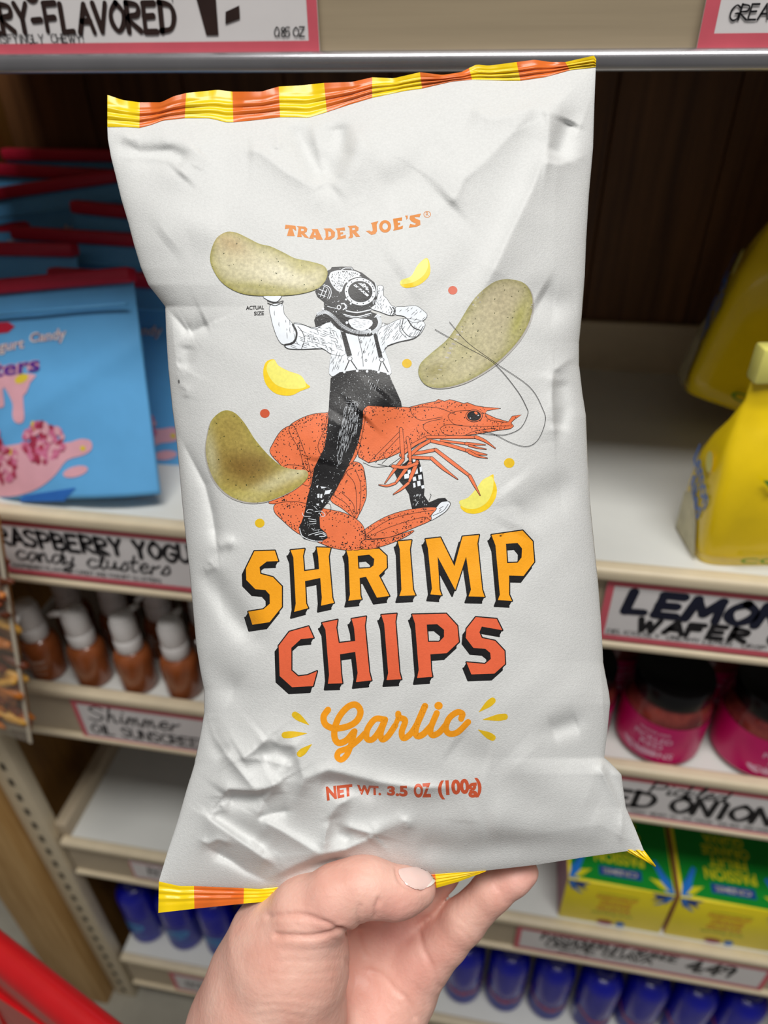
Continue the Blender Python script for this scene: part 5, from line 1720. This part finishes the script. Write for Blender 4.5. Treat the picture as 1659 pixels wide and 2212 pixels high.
def surface_nets(lo, hi, h):
    nx, ny, nz = [int(math.ceil((b - a) / h)) + 1 for a, b in zip(lo, hi)]
    X, Y = np.meshgrid(lo[0] + h * np.arange(nx), lo[1] + h * np.arange(ny), indexing='ij')
    D = np.empty((nx, ny, nz), np.float32)
    for k in range(nz):
        D[:, :, k] = hand_sdf(np.column_stack([X.ravel(), Y.ravel(), np.full(X.size, lo[2] + h * k)])).reshape(nx, ny)
    S = D < 0
    c8 = [(i, j, k) for i in (0, 1) for j in (0, 1) for k in (0, 1)]
    sub = lambda A, i, j, k: A[i:nx - 1 + i, j:ny - 1 + j, k:nz - 1 + k]
    cnt = sum(sub(S, *c).astype(np.int8) for c in c8)
    act = (cnt > 0) & (cnt < 8)
    ci = np.argwhere(act)
    num = np.zeros((len(ci), 3))
    den = np.zeros(len(ci))
    for a in c8:
        for ax in range(3):
            if a[ax]:
                continue
            b = list(a)
            b[ax] = 1
            da = D[ci[:, 0] + a[0], ci[:, 1] + a[1], ci[:, 2] + a[2]]
            db = D[ci[:, 0] + b[0], ci[:, 1] + b[1], ci[:, 2] + b[2]]
            x = (da < 0) != (db < 0)
            t = np.where(x, da / np.where(x, da - db, 1), 0)
            p = np.tile(np.array(a, float), (len(ci), 1))
            p[:, ax] += t
            num += p * x[:, None]
            den += x
    V = np.array(lo) + h * (ci + num / den[:, None])
    vid = -np.ones(act.shape, np.int64)
    vid[act] = np.arange(len(ci))
    F = []
    for ax in range(3):
        u, v = [(1, 2), (2, 0), (0, 1)][ax]
        sl0 = [slice(None)] * 3
        sl1 = [slice(None)] * 3
        sl0[ax], sl1[ax] = slice(0, -1), slice(1, None)
        s0, s1 = S[tuple(sl0)], S[tuple(sl1)]
        e = np.argwhere(s0 != s1)
        lim = np.array(act.shape)
        ok = (e[:, u] > 0) & (e[:, v] > 0) & (e[:, u] < lim[u]) & (e[:, v] < lim[v]) & (e[:, ax] < lim[ax])
        e = e[ok]
        flip = s0[e[:, 0], e[:, 1], e[:, 2]]
        q = []
        for du, dv_ in ((-1, -1), (0, -1), (0, 0), (-1, 0)):
            w = e.copy()
            w[:, u] += du
            w[:, v] += dv_
            q.append(vid[w[:, 0], w[:, 1], w[:, 2]])
        q = np.stack(q, 1)
        q[~flip] = q[~flip][:, ::-1]
        F.append(q)
    return V, np.vstack(F)


alljs = np.array([j for g in (CHAINS, FING) for c in g.values() for j in c])
lo = (alljs[:, :3] - alljs[:, 3:]).min(0) - .004
hi = (alljs[:, :3] + alljs[:, 3:]).max(0) + .004
lo[1] = max(lo[1], J(0, 3135, 0, 0)[1])
HV, HF = surface_nets(lo, hi, .00105)

# relax once, then press in the skin creases
E_ = np.vstack([HF[:, [0, 1]], HF[:, [1, 2]], HF[:, [2, 3]], HF[:, [3, 0]]])
for it in range(3):
    acc = np.zeros_like(HV)
    num_ = np.zeros(len(HV))
    np.add.at(acc, E_[:, 0], HV[E_[:, 1]])
    np.add.at(num_, E_[:, 0], 1)
    np.add.at(acc, E_[:, 1], HV[E_[:, 0]])
    np.add.at(num_, E_[:, 1], 1)
    HV = .5 * HV + .5 * acc / np.maximum(num_, 1)[:, None]
N0 = np.cross(HV[HF[:, 1]] - HV[HF[:, 0]], HV[HF[:, 2]] - HV[HF[:, 0]])
HN = np.zeros_like(HV)
for k in range(4):
    np.add.at(HN, HF[:, k], N0)
HN /= np.maximum(np.linalg.norm(HN, axis=1), 1e-12)[:, None]
kk = FPX / (BAG_D - HV[:, 2])
HU, HW = PW / 2 + HV[:, 0] * kk, PH / 2 - HV[:, 1] * kk
CREASE = [
    ([(405, 405), (540, 398), (640, 428), (722, 466)], 1.1, 6), ([(440, 488), (600, 492), (722, 466)], 1.3, 6), ([(722, 466), (752, 472)], 1.5, 6),
    ([(800, 432), (797, 395), (803, 360)], .8, 4.5), ([(872, 402), (876, 365), (886, 332)], 1.0, 5), ([(800, 190), (805, 205), (830, 215)], .35, 3.5), ([(835, 168), (850, 190), (852, 215)], .4, 3.5), ([(868, 175), (880, 200), (878, 222)], .35, 3.5),
    ([(440, 545), (560, 555), (700, 540)], .4, 4), ([(430, 600), (600, 600), (720, 590)], .4, 4), ([(400, 650), (560, 660), (720, 640)], .35, 4), ([(420, 700), (540, 690), (700, 690)], .3, 4), ([(380, 760), (480, 755), (640, 770)], .45, 4), ([(330, 800), (450, 790), (600, 812)], .4, 4), ([(360, 840), (470, 826), (560, 850)], .4, 4),
    ([(750, 590), (778, 640), (786, 690), (768, 770)], .6, 5), ([(795, 480), (810, 540), (830, 575)], .7, 6), ([(850, 640), (905, 665), (960, 725), (1010, 770), (1042, 850)], .8, 6), ([(700, 760), (720, 700), (752, 600)], .4, 5),
    ([(1064, 482), (1080, 545), (1108, 600), (1130, 660), (1152, 712)], .8, 6), ([(1232, 452), (1270, 488), (1300, 520)], .5, 5), ([(1215, 395), (1250, 420), (1262, 440)], .35, 5), ([(1395, 268), (1420, 300), (1440, 345)], .55, 5), ([(1040, 700), (1080, 740), (1092, 800)], .4, 5),
    ([(962, 200), (972, 238), (1000, 270), (1040, 290), (1080, 292)], .7, 3.5), ([(560, 420), (600, 450), (650, 462)], .4, 5), ([(520, 440), (600, 470), (680, 470)], .3, 4),
]
press = np.zeros(len(HV))
facing = HN[:, 2] > -.1
for pts, dep, wd in CREASE:
    Q = crom(zH(pts), 5) if len(pts) > 2 else np.array(zH(pts))
    R_ = 30
    m = facing & (HU > Q[:, 0].min() - R_) & (HU < Q[:, 0].max() + R_) & (HW > Q[:, 1].min() - R_) & (HW < Q[:, 1].max() + R_)
    best = np.full(m.sum(), 1e9)
    for a_, b_ in zip(Q, Q[1:]):
        d = b_ - a_
        t = np.clip(((HU[m] - a_[0]) * d[0] + (HW[m] - a_[1]) * d[1]) / max(d @ d, 1e-9), 0, 1)
        best = np.minimum(best, np.hypot(HU[m] - a_[0] - t * d[0], HW[m] - a_[1] - t * d[1]))
    press[m] += dep * (.00095 if dep > .55 else .0005) * (np.exp(-(best / wd) ** 2) - .12 * np.exp(-((best - wd * 2.2) / (wd * 1.2)) ** 2))
HV = HV - HN * press[:, None]

SKIN = mat('warm_skin', '#f1c2b1', .48, var=.07, scale=55, bump=.32, bscale=420, sss=.22, attr='flush', hex2='#e4ac9b')
hd = thing('person', 'bare left hand pinching the lower edge of the white chip bag', 'person')
hd.matrix_world = BAGM
ho = raw('hand', HV, HF, SKIN, hd)
# flushed palm and finger pads, paler back of the thumb
pinkc = np.ones((len(HV), 4))
red = np.zeros(len(HV))
for (x, y), r_, w_ in (((860, 2010), 70, .8), ((900, 2090), 90, .45), ((1120, 1890), 60, .6), ((700, 2000), 60, .4), ((930, 1915), 30, .35), ((820, 2160), 100, .3)):
    red = np.maximum(red, w_ * np.exp(-((HU - x) ** 2 + (HW - y) ** 2) / r_ ** 2))
pinkc[:, 1] = 1 - .20 * red
pinkc[:, 2] = 1 - .16 * red
ca = ho.data.color_attributes.new('flush', 'FLOAT_COLOR', 'POINT')
ca.data.foreach_set('color', pinkc.astype(np.float32).ravel())

# thumbnail laid on the thumb
bvh = BVHTree.FromPolygons([Vector(v) for v in HV], [tuple(int(i) for i in f) for f in HF])
NAIL = np.array(zH([(972, 206), (1000, 197), (1050, 193), (1100, 194), (1128, 205), (1136, 228), (1128, 252), (1108, 270), (1072, 284), (1040, 280), (1005, 262), (982, 236)]))
nq = crom(NAIL, 4, True)
npn = Print()
npn.poly(nq, mat('pale_nail', '#f4d3ca', .16, var=.03, coat=.6, sss=.1), 0)
npn.poly([tuple(p) for p in crom(zH([(1098, 196), (1128, 206), (1137, 228), (1129, 252), (1110, 270), (1090, 278), (1112, 252), (1120, 228), (1114, 208)]), 4, True)], mat('nail_free_edge', '#fbf0e6', .25, var=.03), 1)


def nail_map(U, V, L):
    out = []
    for u, v, l in zip(U, V, L):
        d = Vector(((u - PW / 2) / FPX, -(v - PH / 2) / FPX, -1)).normalized()
        loc, n, i, dist = bvh.ray_cast(Vector((0, 0, BAG_D)), d)
        if loc is None or loc.z < -.012:
            f_ = np.argmin((HU - u) ** 2 + (HW - v) ** 2 + 4e6 * np.clip(.004 - HV[:, 2], 0, 1))
            loc, n = Vector(HV[f_]), Vector(HN[f_])
        out.append(loc + n * (.0006 + .0001 * l))
    return np.array([tuple(p) for p in out])


nl = npn.build('thumbnail', nail_map, hd, step=4, normals=False)
